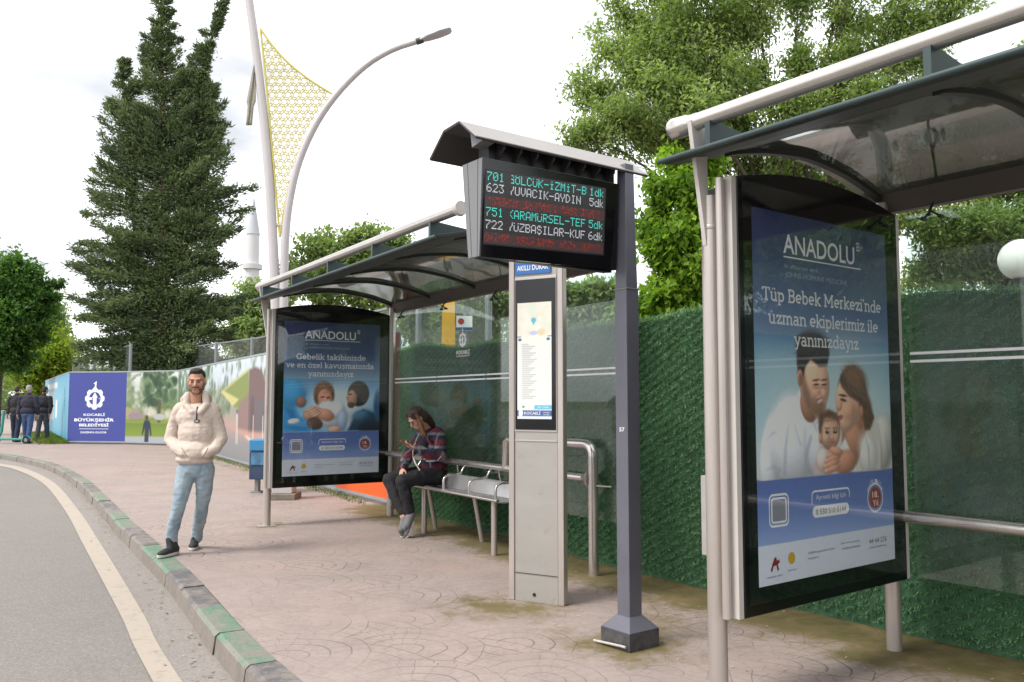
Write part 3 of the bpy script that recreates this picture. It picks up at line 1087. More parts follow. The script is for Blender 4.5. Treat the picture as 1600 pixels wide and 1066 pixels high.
def poster_family():
    P = Paint(230, 345, 1.838 / 1.223)
    poster_base(P)
    P.grad(0, .275, 1, .6, [(196, 204, 202), (188, 204, 206), (166, 196, 206), (134, 176, 194), (112, 154, 176)])
    P.grad(0, .6, 1, .66, [(112, 154, 176), (92, 128, 164)])
    P.ell(.62, .45, .4, .2, (212, 218, 212), .9, 0, .55)
    P.ell(.12, .52, .2, .1, (182, 202, 204), .9, 0, .5)
    sk, sk2, sh = (226, 182, 154), (232, 192, 166), (150, 104, 82)
    # father: shirt
    P.poly([(.30, .505), (.18, .497), (.085, .44), (.035, .275), (.48, .275), (.46, .42), (.42, .455)], (196, 200, 208), .02)
    P.form(.10, .34, .075, .115, (226, 228, 232), -12, .3)
    P.form(.26, .37, .17, .13, (222, 224, 230), 10, .35, amb=.72)
    P.form(.42, .34, .09, .10, (206, 208, 216), 14, .4, amb=.72)
    for p_ in ([(.17, .28), (.185, .36), (.21, .42), (.222, .42), (.20, .35), (.19, .28)], [(.30, .28), (.33, .35), (.39, .42), (.40, .41), (.35, .34), (.32, .28)], [(.06, .30), (.10, .31), (.16, .30), (.16, .293), (.10, .302)],
               [(.24, .45), (.27, .40), (.30, .36), (.292, .36), (.26, .40)], [(.07, .38), (.11, .40), (.15, .40), (.11, .392)]):
        P.poly(p_, (158, 162, 176), .016, .6)
    P.poly([(.295, .512), (.33, .462), (.40, .43), (.415, .40), (.395, .37), (.30, .44), (.27, .49)], (236, 238, 240), .012)
    P.poly([(.33, .462), (.40, .43), (.415, .40), (.41, .39), (.37, .425)], (180, 184, 196), .012, .7)
    # father: neck, head tilted down to the right
    P.form(.36, .47, .06, .05, (176, 128, 104), 20)
    P.form(.405, .53, .108, .082, sk, 8, .08)
    P.form(.425, .475, .058, .045, sk, 20, .15)
    P.poly([(.305, .545), (.315, .50), (.345, .468), (.39, .443), (.44, .446), (.468, .47), (.462, .488), (.43, .482), (.405, .494), (.375, .496), (.345, .535), (.325, .575)], (104, 78, 64), .026, .62)
    P.form(.43, .462, .04, .02, (122, 92, 76), 14, .6, op=.4)
    P.form(.455, .522, .04, .022, sk2, 0, .8, op=.7)
    P.form(.415, .512, .04, .02, (216, 164, 138), 0, .8, op=.7)
    P.form(.468, .502, .020, .018, (214, 166, 140), 30, .4)
    P.poly([(.418, .482), (.455, .489), (.456, .480), (.425, .474)], (224, 200, 188), .007, .8)
    P.poly([(.41, .486), (.46, .494), (.458, .490), (.415, .481)], (128, 78, 68), .005, .8)
    for x_, y_ in ((.415, .527), (.474, .528)):
        P.ell(x_, y_, .022, .003, (74, 50, 42), .7, 4)
        P.ell(x_, y_ + .013, .026, .0032, (104, 76, 62), .8, 6)
        P.ell(x_, y_ - .008, .028, .004, (168, 118, 96), .8, 0, .6)
    P.poly([(.284, .66), (.283, .58), (.300, .545), (.325, .548), (.34, .575), (.38, .598), (.44, .578), (.50, .582), (.517, .615), (.505, .65), (.45, .668), (.36, .672)], (46, 42, 46), .014)
    P.form(.40, .64, .11, .04, (64, 58, 62), 0, .5, op=.8)
    P.strands(.29, .60, .51, .66, 120, (84, 76, 76), 20, .03, .002, .35, 5)
    P.strands(.285, .555, .33, .61, 50, (58, 50, 50), 80, .02, .002, .4, 6)
    P.form(.302, .545, .020, .024, (190, 138, 114), 0, .3)
    P.ell(.304, .545, .009, .012, (140, 94, 76), .8)
    # mother: shoulders, neck
    P.poly([(.60, .41), (.59, .35), (.70, .292), (.80, .35), (.81, .43), (.7, .45)], (164, 116, 94), .02)
    P.form(.69, .37, .07, .06, (190, 140, 116), 20, .6)
    P.form(.91, .345, .10, .10, (206, 204, 198), -20, .3, amb=.7)
    P.poly([(.85, .437), (.90, .41), (.90, .275), (.70, .275), (.715, .30), (.765, .36), (.80, .41)], (204, 202, 196), .015)
    P.form(.80, .32, .07, .07, (222, 220, 214), 20, .6, op=.8)
    for p_ in ([(.90, .40), (.905, .33), (.90, .28), (.915, .28), (.915, .34)], [(.95, .38), (.975, .33), (.985, .28), (.97, .28), (.96, .33)], [(.78, .38), (.80, .33), (.80, .28), (.81, .28), (.81, .34)]):
        P.poly(p_, (146, 140, 136), .014, .6)
    P.poly([(.62, .375), (.69, .305), (.665, .285), (.575, .345)], (220, 220, 218), .012)
    # mother: head in profile, turned down to the left
    P.form(.665, .485, .108, .082, sk, -14, .08)
    P.form(.63, .435, .068, .045, sk, -30, .2)
    P.form(.583, .468, .022, .017, (212, 162, 136), -30, .4)
    P.form(.65, .455, .05, .028, (216, 166, 140), 0, .8, op=.7)
    P.poly([(.575, .525), (.60, .558), (.65, .582), (.71, .588), (.775, .565), (.805, .51), (.835, .46), (.86, .432), (.82, .395), (.78, .395), (.765, .44), (.735, .478), (.66, .495), (.605, .522), (.588, .54)], (82, 60, 50), .016)
    P.form(.72, .545, .09, .04, (118, 88, 70), -24, .7, op=.75)
    P.strands(.62, .50, .78, .58, 130, (134, 100, 78), -38, .04, .002, .35, 7)
    P.strands(.77, .41, .84, .50, 90, (116, 86, 68), -62, .035, .002, .4, 8)
    P.form(.755, .447, .016, .022, (184, 132, 108), 0, .4)
    P.ell(.615, .484, .024, .0045, (60, 42, 36), .6, -10)
    P.ell(.612, .497, .032, .004, (84, 60, 48), .7, -6)
    P.ell(.588, .432, .022, .006, (170, 96, 88), .6, 14)
    P.ell(.585, .438, .018, .002, (120, 66, 60), .6, 14)
    # baby
    P.poly([(.43, .355), (.385, .30), (.385, .277), (.62, .277), (.64, .32), (.57, .352)], (206, 182, 178), .014)
    P.form(.45, .315, .05, .035, (224, 202, 198), 20, .4)
    P.form(.505, .398, .080, .056, (212, 170, 146), 4, .10, amb=.7)
    P.form(.475, .378, .03, .018, (222, 178, 154), 0, .8, op=.7)
    P.form(.55, .378, .025, .018, (222, 178, 154), 0, .8, op=.7)
    P.poly([(.425, .405), (.432, .442), (.50, .457), (.562, .444), (.580, .415), (.55, .43), (.50, .436), (.465, .43), (.448, .405), (.44, .378)], (88, 64, 54), .018)
    P.strands(.43, .42, .57, .452, 70, (120, 90, 74), 20, .025, .002, .4, 9, 30)
    for x_ in (.487, .545):
        P.ell(x_, .393, .014, .0055, (40, 34, 38), .5)
        P.ell(x_ + .003, .395, .004, .0016, (210, 210, 214), .5)
        P.ell(x_, .404, .022, .0025, (140, 100, 82), .7)
    P.form(.522, .378, .012, .008, (216, 170, 146), 0, .5)
    P.ell(.522, .363, .017, .0045, (174, 98, 92), .6)
    P.ell(.522, .358, .02, .003, (184, 136, 116), .8, 0, .7)
    P.form(.437, .376, .014, .015, (196, 148, 124), 0, .4)
    # holding hands
    P.form(.62, .305, .085, .035, (194, 142, 116), 8, .25)
    for i, (x_, y_) in enumerate(((.515, .330), (.500, .316), (.492, .302), (.498, .288))):
        P.form(x_ + .02, y_, .062, .0095, (204, 152, 126), 10, .3)
        P.ell(x_ - .028, y_ - .001, .010, .005, (228, 184, 164), .5)
    P.form(.55, .338, .05, .012, (210, 158, 132), -12, .3)
    P.grain(2.2)
    P.rect(0, 0, 1, .272, (196, 202, 212), .002)
    P.grad(0, .105, 1, .272, [(134, 154, 196), (96, 118, 172), (86, 106, 164)])
    return P


def poster_birth():
    P = Paint(150, 225, 1.838 / 1.223)
    poster_base(P)
    P.grad(0, .275, 1, .62, [(96, 156, 202), (140, 192, 220), (160, 200, 224), (104, 150, 188)])
    P.ell(.57, .44, .26, .15, (208, 222, 230), .8)
    P.poly([(0, .28), (0, .60), (.15, .61), (.23, .53), (.20, .47), (.12, .44), (.17, .38), (.30, .335), (.32, .28)], (66, 150, 206), .03)
    P.form(.10, .53, .12, .09, (84, 168, 218), 30, .9, op=.7)
    P.poly([(.02, .44), (.10, .42), (.14, .36), (.08, .37)], (36, 104, 162), .03, .6)
    P.poly([(.0, .32), (.14, .32), (.28, .30), (.12, .295)], (40, 110, 168), .03, .6)
    P.form(.18, .475, .05, .035, (160, 116, 102), 0, .4)
    P.form(.41, .52, .105, .09, (120, 90, 68), 0, .2)
    P.form(.42, .495, .075, .066, (214, 154, 128), 8, .2)
    P.strands(.32, .53, .50, .60, 80, (160, 124, 92), 40, .03, .003, .4, 5, 40)
    for x_, y_ in ((.395, .507), (.45, .503)):
        P.ell(x_, y_, .022, .005, (84, 52, 44), .6, 6)
    P.ell(.43, .472, .036, .010, (240, 226, 220), .5, 10)
    P.ell(.43, .466, .036, .004, (150, 80, 72), .6, 10)
    P.form(.425, .488, .016, .016, (220, 166, 140), 0, .5)
    P.form(.48, .39, .18, .09, (214, 222, 232), -10, .3)
    P.form(.54, .42, .08, .06, (224, 230, 238), -30, .4)
    P.form(.60, .35, .05, .07, (170, 188, 214), 0, .5)
    P.form(.30, .40, .10, .045, (214, 164, 138), 14, .25)
    P.form(.43, .39, .09, .04, (206, 154, 130), -22, .25)
    for i in range(4):
        P.form(.27 + .02 * i, .425 - .012 * i, .06, .010, (220, 170, 146), 24, .3)
    P.form(.32, .335, .08, .04, (100, 78, 72), -14, .3)
    P.form(.52, .295, .065, .022, (224, 178, 154), 6, .3)
    P.form(.11, .352, .06, .018, (232, 238, 242), 8, .2)
    P.form(.77, .53, .115, .085, (70, 54, 48), 0, .15)
    P.form(.70, .495, .052, .06, (192, 142, 118), 0, .25)
    P.form(.655, .505, .016, .012, (196, 146, 120), 0, .4)
    P.ell(.68, .525, .02, .005, (70, 50, 42), .6)
    P.form(.69, .455, .035, .02, (110, 80, 66), 0, .5)
    P.form(.735, .505, .018, .026, (170, 122, 100), 0, .4)
    P.poly([(.66, .283), (.70, .34), (.75, .40), (.82, .425), (.92, .405), (1, .37), (1, .283)], (42, 60, 86), .03)
    P.form(.84, .36, .14, .06, (58, 88, 118), -8, .9, op=.6)
    P.form(.80, .385, .09, .03, (74, 120, 152), 10, .4)
    P.form(.9, .30, .12, .05, (40, 46, 58), 0, .5)
    P.ell(.985, .45, .05, .1, (60, 96, 140), .5)
    P.grain(2.5)
    P.rect(0, 0, 1, .282, (196, 202, 212), .002)
    P.grad(0, .105, 1, .282, [(134, 154, 196), (96, 118, 172), (90, 110, 168)])
    return P


def arch_z(u):
    t = (u - .747) / .73
    return 2.635 - .087 * t * t


def advert(k, label, P, lines):
    t = thing("advertising_board", label, "advertising board", T(k, .75, .02, .445), "lit advert boards at the shelter ends")
    fn = lambda u, v, z: T(k, u, v, z)
    uu = np.linspace(.018, 1.475, 25)
    poly = [(.018, .445), (1.475, .445)] + [(u, arch_z(u)) for u in uu[::-1]]
    f3 = lambda u, z, d: T(k, u, d, z)
    MB().prism(poly, f3, .10, .15).build("frame", BLACKG, t, bevel=.003)
    uu = np.linspace(.06, 1.43, 25)
    poly = [(.06, .46), (1.43, .46)] + [(u, arch_z(u) - .03) for u in uu[::-1]]
    MB().prism(poly, f3, -.10, .098).build("casing", pbr("dark_casing", (52, 52, 56), .5, .3), t, bevel=.004)
    for ua, ub in ((-.022, .015), (1.478, 1.512)):
        MB().box((ua, .05, .445), (ub, .147, 2.545), fn).build("side_trim", CREAM, t, bevel=.003)
    for uc in (-.052, 1.54):
        MB().tube([T(k, uc, .10, .447), T(k, uc, .10, 2.535)], .021, 14).build("side_tube", STEEL, t, True)
    if k == 1:
        MB().box((.115, -.19, .68), (.17, -.11, 1.08), fn).build("meter_box", GALVB, t, bevel=.004)
    # poster
    g = lambda x, y, d=0.: T(k, .122 + 1.223 * x, .1515 + d, .575 + 1.838 * y)
    me = P.mesh("poster", g, 1.25)
    po = link_mesh("poster", me, PRINT, t)
    mb = MB()
    text_to(mb, "ANADOLU", .205, .735, .890, .945, g, .0012, .012)
    for a in ((.752, .933, .778, .936), (.752, .955, .778, .958), (.752, .933, .755, .958), (.775, .933, .778, .958), (.7635, .933, .7665, .958), (.752, .9445, .778, .947)):
        mb.quad(g(a[0], a[1], .0012), g(a[2], a[1], .0012), g(a[2], a[3], .0012), g(a[0], a[3], .0012))
    mb.quad(g(.205, .877, .0012), g(.785, .877, .0012), g(.785, .8805, .0012), g(.205, .8805, .0012))
    mb.build("brand_lettering", WHITE, po, fix=False)
    mb = MB()
    text_to(mb, "In affiliation with", .212, .45, .848, .860, g, .0012)
    text_to(mb, "JOHNS HOPKINS MEDICINE", .212, .67, .823, .838, g, .0012)
    mb.build("small_lettering", pbr("pale_blue_print", (168, 182, 206), .5, 0, .03, k=.8), po, fix=False)
    for (s, x0, x1, y0) in lines:
        mb = MB()
        slab_to(mb, s, x0, x1, y0, y0 + .036, g, .0012)
        mb.build("headline", WHITE, po, fix=False)
    # contact strip
    mb = MB()

    def rr(x0, y0, x1, y1, r, d=.0012, n=6):
        ry = r * 1.223 / 1.838
        p = []
        for cx, cy, a in ((x1 - r, y0 + ry, -90), (x1 - r, y1 - ry, 0), (x0 + r, y1 - ry, 90), (x0 + r, y0 + ry, 180)):
            p += arc(cx, cy, r, ry, a, a + 90, n)
        return p
    def plate(name, p):
        MB().add([g(x, y, .0012) for x, y in p], [tuple(range(len(p)))]).build(name, WHITE, po, fix=False)

    def outline(name, p, w, closed=True):
        mb = MB()
        mb.ribbon(p, w, g, .0012, closed)
        mb.build(name, WHITE, po, fix=False)
    plate("blank_tile", rr(.085, .157, .187, .225, .016))
    p = rr(.093, .1625, .179, .2195, .008)
    MB().add([g(x, y, .0018) for x, y in p], [tuple(range(len(p)))]).build("grey_tile", pbr("mid_grey_print", (150, 154, 164), .5, 0, .04, k=.8), po, fix=False)
    outline("tile_outline", rr(.074, .150, .198, .232, .022), .006)
    plate("phone_pill", rr(.364, .157, .634, .189, .024))
    outline("note_outline", [(.640, .203)] + rr(.362, .197, .640, .230, .02)[7:21] + [(.362, .195)], .005, False)
    ctr = (.847, .192)
    outline("badge_ring", arc(ctr[0], ctr[1], .062, .041, 0, 360, 40)[:-1], .005)
    mb = MB()
    text_to(mb, "Ayrıntılı bilgi için", .39, .612, .206, .221, g, .0012)
    mb.build("note_lettering", WHITE, po, fix=False)
    mb = MB()
    for i, ch in enumerate("SAĞLIKTA"):
        aa = R(150 - i * 17)
        cx, cy = ctr[0] + .066 * math.cos(aa), ctr[1] + .048 * math.sin(aa)
        text_to(mb, ch, cx - .008, cx + .008, cy - .004, cy + .008, g, .0012)
    mb.build("badge_arc_lettering", WHITE, po, fix=False)
    mb = MB()
    text_to(mb, "0 530 510 0144", .388, .61, .165, .181, g, .002)
    mb.build("phone_number", pbr("navy_print", (40, 50, 92), .5, 0, .05, k=.8), po, fix=False)
    mb = MB()
    c = arc(ctr[0], ctr[1], .048, .0315, 0, 360, 30)[:-1]
    mb.add([g(x, y, .0012) for x, y in c], [tuple(range(len(c)))])
    mb.build("red_badge", pbr("brick_red_print", (176, 74, 48), .5, 0, .05, k=.8), po, fix=False)
    mb = MB()
    text_to(mb, "18.", .822, .872, .193, .211, g, .002, .01)
    text_to(mb, "Yıl", .824, .868, .168, .186, g, .002, .01)
    mb.build("badge_lettering", WHITE, po, fix=False)
    grey = pbr("grey_print", (120, 124, 140), .5, 0, .05, k=.8)
    for tx, x0, x1, y0, y1 in (("44 44 276", .785, .932, .058, .074), ("anadolusaglik.org", .785, .925, .045, .051), ("Sağlıkta güvenin adresi", .325, .52, .062, .069), ("hastane", .325, .40, .047, .054),
                               ("İzmit cerrahi tıp merkezi", .565, .712, .072, .078), ("Anadolu Hastanesi", .575, .715, .056, .064), ("anadolu vakfı", .05, .15, .018, .024), ("merkezi", .185, .245, .026, .032)):
        mb = MB()
        text_to(mb, tx, x0, x1, y0, y1, g, .0012)
        mb.build("footer_lettering", grey, po, fix=False)
    mb = MB()
    for s in ([(.078, .035), (.106, .068)], [(.106, .068), (.124, .034)], [(.086, .050), (.132, .058)]):
        mb.ribbon(s, .010, g, .0012)
    mb.build("star_logo", pbr("maroon_print", (150, 46, 52), .5, 0, .05, k=.8), po, fix=False)
    c = arc(.213, .060, .023, .016, 0, 360, 20)[:-1]
    MB().add([g(x, y, .0012) for x, y in c], [tuple(range(20))]).build("round_yellow_logo", pbr("yellow_print", (214, 178, 40), .5, 0, .1, k=.8), po, fix=False)
    MB().box((.045, .1575, .50), (1.45, .1595, 2.53), fn).build("cover_glass", COVER, t)
    return t


advert(1, "large near advert with couple and baby poster, black arched frame", poster_family(),
       [("Tüp Bebek Merkezi'nde", .055, .945, .752), ("uzman ekiplerimiz ile", .095, .915, .690), ("yanınızdayız", .265, .750, .634)])
advert(2, "farther advert with hospital newborn poster, black arched frame left of the seated woman", poster_birth(),
       [("Gebelik takibinizde", .12, .845, .752), ("ve en özel kavuşmanızda", .02, .935, .697), ("yanınızdayız", .24, .715, .642)])

# ------------------------------------------------------------------ bench
b_ = thing("bench", "steel shelter bench with looped armrests under the farther roof", "bench", T(2, 1.35, 2.2, 0))
prof = [(1.2, .528), (1.222, .512), (1.26, .507), (1.46, .505), (1.468, .509)]
poly = prof + [(u, z - .010) for u, z in prof[::-1]]
prof2 = [(1.470, .512), (1.476, .530), (1.505, .640), (1.512, .655), (1.53, .662)]
poly2b = prof2 + [(u + .009, z - .003) for u, z in prof2[::-1]]
m, nt, bs = newmat("perforated_steel")
t_ = N(nt, "ShaderNodeTexCoord").outputs['Object']
vo = N(nt, "ShaderNodeTexVoronoi", i_Scale=75., i_Randomness=0.)
nt.links.new(t_, vo.inputs['Vector'])
d_ = X(nt, vo.outputs['Distance']).op('LESS_THAN', .33)
nt.links.new(mixc(nt, d_ * .3, lin((176, 175, 175)) * .8, lin((60, 60, 62))), bs.inputs['Base Color'])
bs.inputs['Metallic'].default_value = .35
bs.inputs['Roughness'].default_value = .4
MB().prism(poly, lambda u, z, d: T(2, u, d, z), 1.12, 3.18).build("seat", m, b_, True)
MB().prism(poly2b, lambda u, z, d: T(2, u, d, z), 1.12, 3.18).build("back_ledge", pbr("bright_sheet_steel", (206, 204, 203), .3, .5, .1, 6, k=.85), b_, True)
MB().tube([T(2, 1.195, v, .527) for v in (1.1, 3.2)], .017, 12).build("front_bar", STEEL2, b_, True)
for v in (1.12, 1.62, 2.13, 2.66, 3.16):
    pts, _ = smoothline([(1.197, .535), (1.197, .60), (1.205, .655), (1.25, .682), (1.34, .685), (1.40, .70), (1.44, .755), (1.475, .79)], 24)
    MB().tube([T(2, u, v, z) for u, z in pts], .0125, 10).build("armrest", STEEL2, b_, True)
for u, v, h in ((1.30, 1.5, .51), (1.25, 3.05, .52), (1.55, 2.33, .50), (1.55, 1.3, .50)):
    MB().tube([T(2, u, v, 0), T(2, u if u < 1.5 else 1.45, v, h)], .03 if u < 1.5 else .026, 14).build("leg", STEEL, b_, True)
for v in (1.9, 2.75):
    MB().tube([T(2, 1.515, v, .655), T(2, 1.5, v, .70), T(2, 1.49, v, .775)], .010, 10).build("bolt", STEEL2, b_, True)

# ------------------------------------------------------------------ information kiosk
K0, KA, KB = Vector((-.022, 6.275, 0)), Vector((.874, -.487, 0)), Vector((.487, .874, 0))
KF = lambda a, b, z: K0 + KA * a + KB * b + Vector((0, 0, z))
kf = lambda a, z, d=0.: KF(a, -.001 - d, z)
kk = thing("information_kiosk", "tall brushed steel information column with blue header and bus map", "information kiosk", K0 + KA * .22)
m, nt, bs = newmat("scuffed_kiosk_steel")
t_ = N(nt, "ShaderNodeTexCoord").outputs['Object']
st = N(nt, "ShaderNodeMapping")
st.inputs['Scale'].default_value = (1, 1, 3)
nt.links.new(t_, st.inputs[0])
c_ = mixc(nt, ramp(nt, noise(nt, st.outputs[0], 1.6, 7), .3, .7), lin((190, 185, 178)) * .66, lin((203, 198, 191)) * .66)
c_ = mixc(nt, ramp(nt, noise(nt, t_, 11, 9, .74), .58, .72) * .42, c_, lin((132, 126, 120)) * .6)
nt.links.new(c_, bs.inputs['Base Color'])
bs.inputs['Metallic'].default_value = .35
bs.inputs['Roughness'].default_value = .45
KM = m
MB().box((.05, .002, 0), (.402, .058, 2.60), KF).build("body", KM, kk, bevel=.003)
for a0, a1 in ((0, .047), (.405, .452)):
    MB().box((a0, -.006, 0), (a1, .062, 2.61), KF).build("edge_profile", STEEL, kk, bevel=.006)
MB().box((.052, -.005, 1.165), (.400, .0, 1.172), KF).build("upper_seam", CREAM, kk)
MB().box((.052, -.0035, .20), (.400, .0, .204), KF).build("lower_seam", DARKF, kk)
MB().tube([KF(.21, -.003, .055), KF(.21, .02, .055)], .013, 16).build("cable_hole", BLACKP, kk, True)
MB().box((.052, -.006, 1.235), (.400, .001, 2.385), KF).build("panel_surround", CREAM, kk, bevel=.002)
sc = MB().box((.058, -.010, 1.248), (.394, -.006, 2.365), KF).build("display_window", BLACKG, kk)
P = Paint(60, 200, 3.1)
P.grad(0, 0, 1, 1, [(222, 224, 214)] * 2)
P.grad(0, .70, 1, 1, [(224, 222, 210), (228, 218, 202)])
P.blobs(0, .72, 1, 1, 40, .14, [(232, 226, 214), (222, 208, 186), (236, 232, 222), (206, 216, 200)], .5, 5)
P.ell(.7, .74, .12, .03, (214, 196, 164), .6)
P.ell(.48, .735, .12, .02, (178, 186, 214), .6)
P.ell(.48, .845, .075, .022, (92, 172, 196), .3)
P.poly([(.43, .835), (.53, .835), (.48, .80)], (92, 172, 196), .02)
for x in (.08, .9):
    P.ell(x, .68, .05, .012, (60, 96, 130), .4)
P.rect(0, .70, .12, .71, (118, 140, 190))
P.rect(.88, .70, 1, .71, (118, 140, 190))
for i in range(26):
    y = .635 - .0185 * i
    P.rect(.14, y, .14 + .2 + .26 * ((i * 37) % 10) / 10, y + .006, (150, 152, 162), .012)
P.rect(.5, .085, 1, .12, (96, 176, 206), .01)
P.ell(.18, .105, .04, .009, (108, 130, 90), .4)
P.rect(0, .025, 1, .075, (62, 88, 148), .01)
P.rect(0, 0, 1, .025, (210, 218, 222), .01)
kg = lambda x, y, d=0.: KF(.078 + .284 * x, -.0115 - d, 1.327 + .863 * y)
po = link_mesh("timetable_sheet", P.mesh("timetable_sheet", kg), PRINT, sc)
mb = MB()
text_to(mb, "KOCAELİ", .2, .68, .038, .062, kg, .001, .01)
text_to(mb, "otobüs", .76, .95, .052, .063, kg, .001)
text_to(mb, "durağı", .76, .93, .034, .045, kg, .001)
mb.ribbon(arc(.1, .05, .05, .014, 0, 360, 14)[:-1], .03, kg, .001, True)
text_to(mb, "sefer bilgisi", .58, .92, .096, .109, kg, .001)
mb.build("footer_lettering", WHITE, kk, fix=False)
MB().box((.058, -.009, 2.405), (.355, .001, 2.50), KF).build("header_sign", pbr("header_blue", (48, 112, 186), .4, 0, .05, k=.8), kk)
mb = MB()
text_to(mb, "AKILLI DURAK", .075, .338, 2.435, 2.475, lambda x, y, d: KF(x, -.0105, y), 0, .012)
mb.build("header_lettering", WHITE, kk, fix=False)

# ------------------------------------------------------------------ arrival display on its pole
GP = pbr("slate_grey_paint", (100, 100, 110), .42, .1, .12, 3, .03, 40, k=.9)
SCR = pbr("grimy_white_plastic", (204, 198, 188), .6, 0, .15, 30, k=.7)
GP2 = pbr("grey_cabinet_paint", (134, 134, 136), .45, .15, .06, 3, k=.75)
HOODT = pbr("pale_hood_sheet", (190, 184, 180), .5, .1, .10, 3, k=.62)
HOODU = pbr("dark_hood_lining", (58, 56, 56), .55, .1, .12, 3, k=.8)
f1 = lambda u, v, z: T(1, u, v, z)
dp = thing("arrival_display", "roofed electronic arrivals board on square slate grey pole", "display board", T(1, .4, -1.0, 0))
h = .052
MB().box((.4 - h, -1 - h, .14), (.4 + h, -1 + h, 2.15), f1).build("pole", GP, dp, bevel=.004)
q = .036
MB().hexa([f1(.4 - h + .004, -1 - h + .004, 2.152), f1(.4 + h - .004, -1 - h + .004, 2.152), f1(.4 + h - .004, -1 + h - .004, 2.152), f1(.4 - h + .004, -1 + h - .004, 2.152),
           f1(.4 - q, -1 - q, 2.93), f1(.4 + q, -1 - q, 2.93), f1(.4 + q, -1 + q, 2.93), f1(.4 - q, -1 + q, 2.93)]).build("upper_pole", GP, dp, bevel=.003)
MB().box((.4 - h - .004, -1 - h - .004, 2.142), (.4 + h + .004, -1 + h + .004, 2.152), f1).build("collar", GP2, dp, bevel=.002)
B = .123
MB().box((.4 - B, -1 - B, 0), (.4 + B, -1 + B, .105), f1).build("base_box", pbr("scraped_dark_base", (88, 86, 88), .6, .2, .55, 14, .4, 40, k=.7), dp, bevel=.003)
MB().hexa([f1(.4 - B, -1 - B, .106), f1(.4 + B, -1 - B, .106), f1(.4 + B, -1 + B, .106), f1(.4 - B, -1 + B, .106),
           f1(.4 - h - .004, -1 - h - .004, .178), f1(.4 + h + .004, -1 - h - .004, .178), f1(.4 + h + .004, -1 + h + .004, .178), f1(.4 - h - .004, -1 + h + .004, .178)]).build("base_collar", GP, dp, bevel=.002)
mb = MB()
text_to(mb, "57", .4 - .03, .4 + .015, 1.275, 1.30, lambda x, y, d: T(1, .4 - h - .001, -1 + .01 + (x - .4), y), 0, .02)
mb.build("number_sticker", WHITE, dp, fix=False)
# cabinet: deeper at the top
fr = [(-1.185, 2.25), (-1.04, 2.245), (-1.03, 2.255), (-1.0, 2.79), (-1.2, 2.79)]
pv = lambda v, z, u: T(1, u, v, z)
MB().prism([(-1.135, 2.258), (-1.055, 2.252), (-1.03, 2.785), (-1.185, 2.785)], pv, -.66, .33).build("cabinet", pbr("black_cabinet", (20, 20, 24), .45, .1, .2), dp, bevel=.004)
for (va, vb, wa, wb) in ((-1.140, -1.108, -1.205, -1.155), (-1.103, -1.055, -1.15, -1.05), (-1.05, -1.033, -1.045, -1.006)):
    MB().prism([(va, 2.248), (vb, 2.248), (wb, 2.79), (wa, 2.79)], pv, -.683, -.661).build("side_panel", GP2, dp, bevel=.002)
# front bezel and LED screen (leans outward at the top)
lean = lambda z: -1.030 + (z - 2.25) / .54 * .03
bz = lambda u, z, d: T(1, u, lean(z) + d, z)
MB().hexa([bz(-.68, 2.245, -.02), bz(.34, 2.265, -.02), bz(.34, 2.265, .004), bz(-.68, 2.245, .004), bz(-.68, 2.79, -.02), bz(.34, 2.80, -.02), bz(.34, 2.80, .004), bz(-.68, 2.79, .004)]).build("bezel", BLACKG, dp, bevel=.003)
FONT = {'0': '3E5149453E', '1': '00427F4000', '2': '4261514946', '3': '2141454B31', '4': '1814127F10', '5': '2745454539', '6': '3C4A494930', '7': '0171090503',
        'A': '7E1111117E', 'B': '7F49494936', 'C': '3E41414122', 'D': '7F4141221C', 'E': '7F49494941', 'F': '7F09090901', 'G': '3E4149497A', 'I': '00417F4100', 'K': '7F08142241',
        'L': '7F40404040', 'M': '7F020C027F', 'N': '7F0408107F', 'O': '3E4141413E', 'P': '7F09090906', 'R': '7F09192946', 'S': '4649494931', 'T': '01017F0101', 'U': '3F4040403F',
        'V': '1F2040201F', 'Y': '0708700807', 'Z': '6151494543', '-': '0808080808', 'd': '384444487F', 'k': '7F10284400', ' ': '0000000000',
        'İ': '00447D4400', 'Ö': '3D4242423D', 'Ü': '3D4040403D', 'Ç': '1E2161A112', 'Ş': '2649CB4932'}
LW, LH = 128, 58
led = np.zeros((LH, LW, 3))
led[:] = (.034, .032, .033)


def led_text(x, y, s, col, clip=0, dim=1.):
    for ch in s:
        h_ = FONT[ch]
        for i in range(5):
            b = int(h_[2 * i:2 * i + 2], 16)
            for j in range(8):
                if b >> j & 1 and 0 <= x + i < LW and x + i >= clip and 0 <= y + j < LH:
                    led[LH - 1 - y - j, x + i] = np.array(col) * dim
        x += 6


CY, WH, RD = (.07, .60, .50), (.50, .53, .56), (.62, .07, .04)
rows = [("701", "GÖLCÜK-İZMİT-B", "1dk", CY), ("623", "YUVACIK-AYDIN", "5dk", WH), None, ("751", "KARAMÜRSEL-TEF", "5dk", CY), ("722", "YÜZBAŞILAR-KUF", "6dk", WH), None]
lr = np.random.default_rng(4)
for i, r_ in enumerate(rows):
    y = 1 + int(i * 9.6)
    if r_:
        led_text(1, y, r_[0], r_[3])
        led_text(23, y, r_[1], r_[3], 25)
        led_text(110, y, r_[2], r_[3])
    else:
        for x in range(1, LW - 1):
            if lr.random() < (.85 if (x // 6) % 4 else .3):
                for j in range(7):
                    if lr.random() < .38:
                        led[LH - 1 - y - j, x] = np.array(RD) * lr.uniform(.15, .55)
        led[LH - 1 - y - 7:LH - y, :] += np.array((.035, .004, .003))
lv, lf, lc = [], [], []
sx, sz = .885 / LW, .405 / LH
